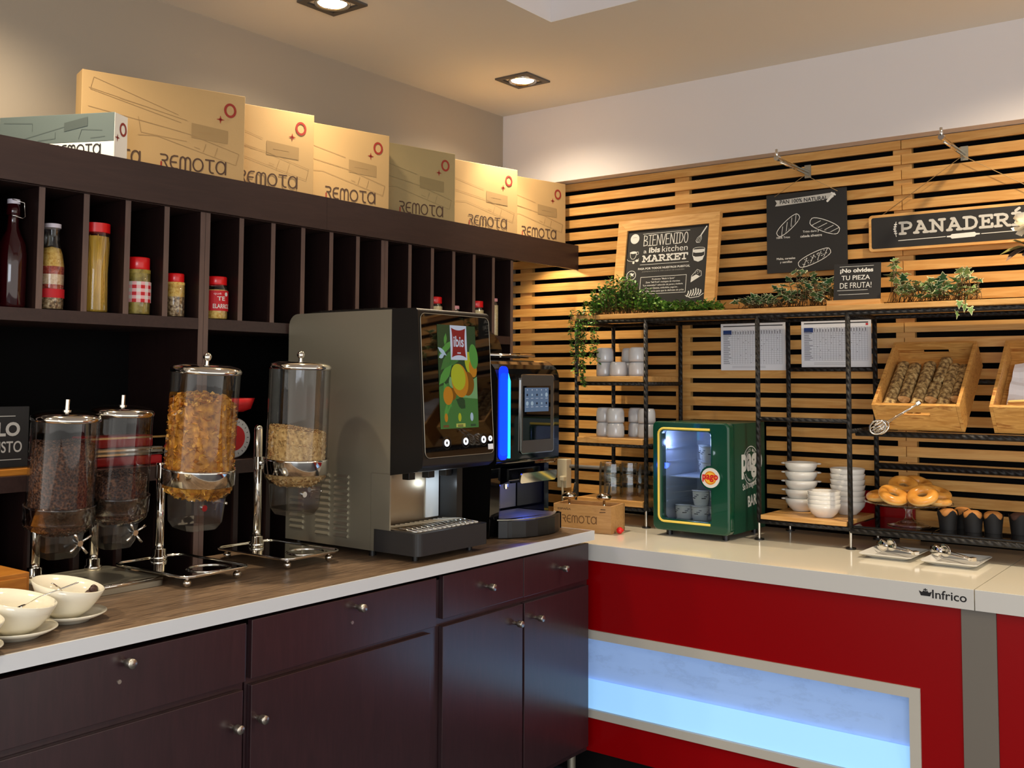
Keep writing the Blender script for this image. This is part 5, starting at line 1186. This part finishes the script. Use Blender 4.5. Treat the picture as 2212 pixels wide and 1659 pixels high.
def muffin(x, y, label, dark=False):
    t = thing('muffin', label, 'muffin', (x, y, .9903), random.uniform(0, 80), 'muffins in black paper on the black tray')
    m = MB(); n = 24; vs = []; fs = []
    for k, (r, z, am) in enumerate(((.0285, 0, 0), (.0315, .03, 0), (.034, .050, .003), (.0365, .062, .012))):
        for i in range(n): a = 2*PI*i/n; vs.append((r*math.cos(a), r*math.sin(a), z+am*math.cos(4*a)))
    for k in range(3):
        for i in range(n): j = (i+1) % n; fs.append((k*n+i, k*n+j, (k+1)*n+j, (k+1)*n+i))
    m.add(vs, fs, 'tulip_paper', None, True); m.add(vs[:n], [tuple(range(n))[::-1]], 'tulip_paper'); m.build('paper_cup', t)
    m = MB(); mt = 'muffin_dark' if dark else 'muffin_top'; m.lathe([(.001, .004), (.026, .004), (.030, .04), (.032, .052), (.033, .060), (.030, .068), (.018, .076), (.001, .078)], mt, seg=24); m.build('cake', t)
muffin(-1.018, 3.985, 'golden muffin in black paper, leftmost beside the cake stand')
muffin(-.985, 4.06, 'golden muffin behind the leftmost one, beside the cake stand')
muffin(-.932, 3.985, 'golden muffin in black paper in the middle of the row')
muffin(-.868, 4.0, 'golden muffin in black paper at the right end of the row')
muffin(-.785, 4.02, 'dark chocolate muffin at the right edge of the photo', True)
t = MB().box(-1.46, -1.205, 4.232, 4.246, .935, 1.085, 'red_gloss').build('red_board'); tag(t, 'dark red board low on the slatted wall behind the cake stand', 'board')
def plate(x, y, label, rz):
    t = MB(); a, b_ = .092, .115
    o1, o2, o3 = rrect(-a, a, -b_, b_, .008, 3), rrect(-a+.03, a-.03, -b_+.03, b_-.03, .008, 3), rrect(-a+.034, a-.034, -b_+.034, b_-.034, .008, 3); n = len(o1)
    vs = [(p[0], p[1], .018) for p in o1]+[(p[0], p[1], .004) for p in o2]+[(p[0]*.99, p[1]*.99, .0145) for p in o1]+[(p[0], p[1], 0) for p in o3]
    fs = []
    for i in range(n): j = (i+1) % n; fs += [(i, j, n+j, n+i), (2*n+i, 3*n+i, 3*n+j, 2*n+j), (i, 2*n+i, 2*n+j, j)]
    fs += [tuple(range(n, 2*n)), tuple(range(3*n, 4*n))[::-1]]
    t.add(vs, fs, 'white_china'); o = t.build('plate'); o.location = (x, y, .9003); o.rotation_euler = (0, 0, math.radians(rz)); return tag(o, label, 'plate', 'rectangular white plates with tongs')
plate(-1.165, 3.83, 'rectangular white plate with steel tongs, left one, on the white counter', 0)
plate(-.948, 3.815, 'rectangular white plate with steel tongs, right one, on the white counter', 0)
for (x, y), lab in (((-1.075, 3.765), 'steel tongs lying on the left white plate'), ((-.885, 3.755), 'steel tongs lying on the right white plate')):
    M = TR(x, y, .9003+.029) @ RZ(146) @ RY(-2); tongs('serving_tongs', lab, M, .17, 'steel serving tongs', False)

# ------------------------------------------------------------------ plants
def leafshape(m, T, L_, w_, mt, edge=None):
    pts = [(0, 0), (L_*.3, w_*.5), (L_*.65, w_*.42), (L_, 0), (L_*.65, -w_*.42), (L_*.3, -w_*.5)]
    vs = [(x, y, abs(y)*.25-(x/L_)**2*L_*.12) for x, y in pts]+[(L_*.5, 0, -.002)]
    m.add(vs, [(6, i, (i+1) % 6) for i in range(6)], mt, T, True)
def rdir(z0=-.3, z1=1): a = random.uniform(0, 2*PI); z = random.uniform(z0, z1); r = math.sqrt(max(0, 1-z*z)); return Vector((r*math.cos(a), r*math.sin(a), z))
def orient(p, d): 
    q = d.to_track_quat('X', 'Z').to_matrix().to_4x4(); return Matrix.Translation(p) @ q @ Matrix.Rotation(random.uniform(-.8, .8), 4, 'X')
t = thing('trailing_plant', 'small-leaved green trailing plant spilling over the left end of the top shelf', 'plant', (-2.3, 3.95, 1.8195), 0)
fo = MB(); st = MB()
def hgt(x): return .042+.135*math.exp(-((x+2.40)/.11)**2)+.05*math.exp(-((x+2.27)/.10)**2)+.015*math.sin(9*x)
for i in range(520):
    x = random.triangular(-2.56, -1.88, -2.42) if i % 2 else random.uniform(-2.54, -1.9); y = random.uniform(3.885, 4.035); h_ = hgt(x)*random.uniform(.35, 1)
    b0 = Vector((x+random.uniform(-.02, .02)+2.3, y-3.95, .002)); tip = Vector((x+2.3, y-3.95+random.uniform(-.015, .015), max(.012, h_)))
    if x > -2.0: tip.z = min(tip.z, .05*random.uniform(.4, 1))
    st.tube([b0, (b0+tip)/2+Vector((random.uniform(-.008, .008), 0, .004)), tip], .0008, 'stem_brown', seg=4)
    for k in range(8):
        p = b0.lerp(tip, .25+.75*k/7); L_ = random.uniform(.013, .022); leafshape(fo, orient(p, rdir(-.2, .9)), L_, L_*.7, random.choice(('leaf_mid', 'leaf_mid', 'leaf_dark', 'leaf_light')))
for i in range(15):                                      # hanging strands
    x = random.gauss(-2.522, .03)+2.3; ln = random.uniform(.12, .27) if i > 3 else .285; y0 = -.085
    pts = [Vector((x, -.045, .02)), Vector((x-.004, y0-.0, .012)), Vector((x, y0-.012, -.03))]; p = pts[-1].copy()
    while p.z > -ln: p = p+Vector((random.uniform(-.009, .009), random.uniform(-.004, .004), -.025)); pts.append(p.copy())
    st.tube(pts, .001, 'stem_brown', seg=4)
    for q in pts[1:]:
        for k in range(4): L_ = random.uniform(.012, .020); leafshape(fo, orient(q+Vector((0, 0, random.uniform(-.012, .012))), rdir(-.8, .5)), L_, L_*.55, random.choice(('leaf_mid', 'leaf_dark', 'leaf_light', 'leaf_mid')))
fo.build('foliage', t); tag_s = st.build('stems', t); tag_s['kind'] = 'stuff'
IVY = [(0, 0), (-.12, .34), (-.02, .42), (.26, .24), (.44, .46), (.52, .22), (1, 0), (.52, -.22), (.44, -.46), (.26, -.24), (-.02, -.42), (-.12, -.34)]
def ivyleaf(m, T, L_, light):
    for s_ in (1, -1):
        vs = [(x*L_, y*L_, (abs(y)*.3-x*x*.2)*L_) for x, y in IVY]+[(.35*L_, 0, -.02*L_)]
        if s_ == 1: m.add(vs, [(12, i, (i+1) % 12) for i in range(12)], 'ivy_cream', T, True)
        c = .36; vs2 = [((c+(x-c)*.84)*L_, y*.83*L_, (abs(y)*.24-x*x*.18)*L_+s_*.0008) for x, y in IVY]+[(.35*L_, 0, -.02*L_+s_*.0008)]
        m.add(vs2, [(12, i, (i+1) % 12) for i in range(12)], 'ivy_light' if light else 'ivy_green', T, True)
def ivy(x0, x1, label, hf, n, pale, trail=None):
    xm = (x0+x1)/2; t = thing('ivy_plant', label, 'plant', (xm, 3.97, 1.8195), 0, 'variegated ivy on the top shelf'); fo = MB(); st = MB()
    for i in range(n):
        x = random.uniform(x0, x1); y = random.uniform(-.085, .08); h_ = hf(x)*random.uniform(.15, 1)
        b0 = Vector((x-xm+random.uniform(-.03, .03), y*.6, .003)); tip = Vector((x-xm, y, max(.022, h_)))
        st.tube([b0, b0.lerp(tip, .5)+Vector((.006, 0, .006)), tip], .0012, 'stem_brown', seg=4)
        L_ = random.uniform(.026, .044); dd = rdir(-.1, .8); dd.y = -abs(dd.y)*.8 if random.random() < .7 else dd.y; ivyleaf(fo, orient(tip, dd.normalized()), L_, random.random() < pale)
    if trail:
        for i in range(5): p = Vector((trail-xm+random.uniform(-.03, .03), -.108+random.uniform(-.004, 0), -.012*i+.008)); ivyleaf(fo, orient(p, Vector((random.uniform(-.5, .5), -.3, -1)).normalized()), .03, True)
        st.tube([(trail-xm, -.05, .012), (trail-xm, -.104, .012), (trail-xm+.01, -.106, -.05)], .0012, 'stem_brown', seg=4)
    fo.build('foliage', t); sb = st.build('stems', t); sb['kind'] = 'stuff'
ivy(-1.80, -1.43, 'variegated ivy to the left of the TU PIEZA DE FRUTA sign', lambda x: .035+.105*math.exp(-((x+1.52)/.12)**2), 195, .15)
ivy(-1.200, -.90, 'variegated ivy with pale leaves to the right of the TU PIEZA DE FRUTA sign', lambda x: .078+.10*math.exp(-((x+1.185)/.028)**2)+.03*math.exp(-((x+.93)/.03)**2), 150, .5, -.925)
t = thing('flower_stem', 'white flower with mauve leaves at the right edge of the photo', 'flower', (-.70, 3.99, 1.8195), 0)
MB().tube([(0, 0, .001), (-.01, -.01, .12), (-.02, -.03, .20), (-.015, -.04, .26)], .0035, 'stem_brown').build('stem', t)
m = MB()
for i in range(9):
    a = 2*PI*i/9+.2; d_ = Vector((math.cos(a)*.8, -.6+.1*math.sin(3*a), math.sin(a)*.8)).normalized(); T = orient(Vector((-.02, -.05, .255)), d_); L_ = random.uniform(.05, .065)
    pts = [(0, 0), (L_*.35, L_*.42), (L_*.75, L_*.44), (L_, L_*.1), (L_*.92, -L_*.1), (L_*.75, -L_*.44), (L_*.35, -L_*.42)]
    m.add([(x, y, abs(y)*.3+.006*math.sin(40*x)) for x, y in pts]+[(L_*.5, 0, -.004)], [(7, k, (k+1) % 7) for k in range(7)], 'petal', T, True)
m.build('petals', t)
for (dx, dy, dz), L_, mt in (((-1, -.3, -.15), .10, 'olive_leaf'), ((-.75, -.6, -.45), .10, 'mauve_leaf'), ((.2, -.8, -.4), .10, 'mauve_leaf'), ((-.3, -.5, .2), .08, 'olive_leaf'), ((.8, -.4, -.2), .1, 'olive_leaf')):
    m = MB(); leafshape(m, orient(Vector((-.02, -.03, .185)), Vector((dx, dy, dz)).normalized()), L_, L_*.62, mt); m.build('leaf', t)

lp = bpy.data.lights.new('tray_led', 'POINT'); lp.energy = .35; lp.color = (.05, .12, 1); lp.shadow_soft_size = .02
lo = bpy.data.objects.new('tray_led', lp); COL.objects.link(lo); lo.location = (-2.36, 3.20, 1.135)
lp = bpy.data.lights.new('bay_led', 'POINT'); lp.energy = .05; lp.color = (.75, .88, 1); lp.shadow_soft_size = .01
lo = bpy.data.objects.new('bay_led', lp); COL.objects.link(lo); lo.location = (-2.335, 2.707, 1.165)

# small lamp under the open end of the canopy, washing the slats
MB().cyl(.03, .078, .0995, 'bezel', TR(-.125, 1.57, 0)).cyl(.022, .0765, .078, 'lamp_glow', TR(-.125, 1.57, 0)).build('canopy_lamp', cap)
spot(-2.95, 4.07, 2.144, 5.5, 150, .5, (1, .80, .50), (.25, .12, -1), .02)
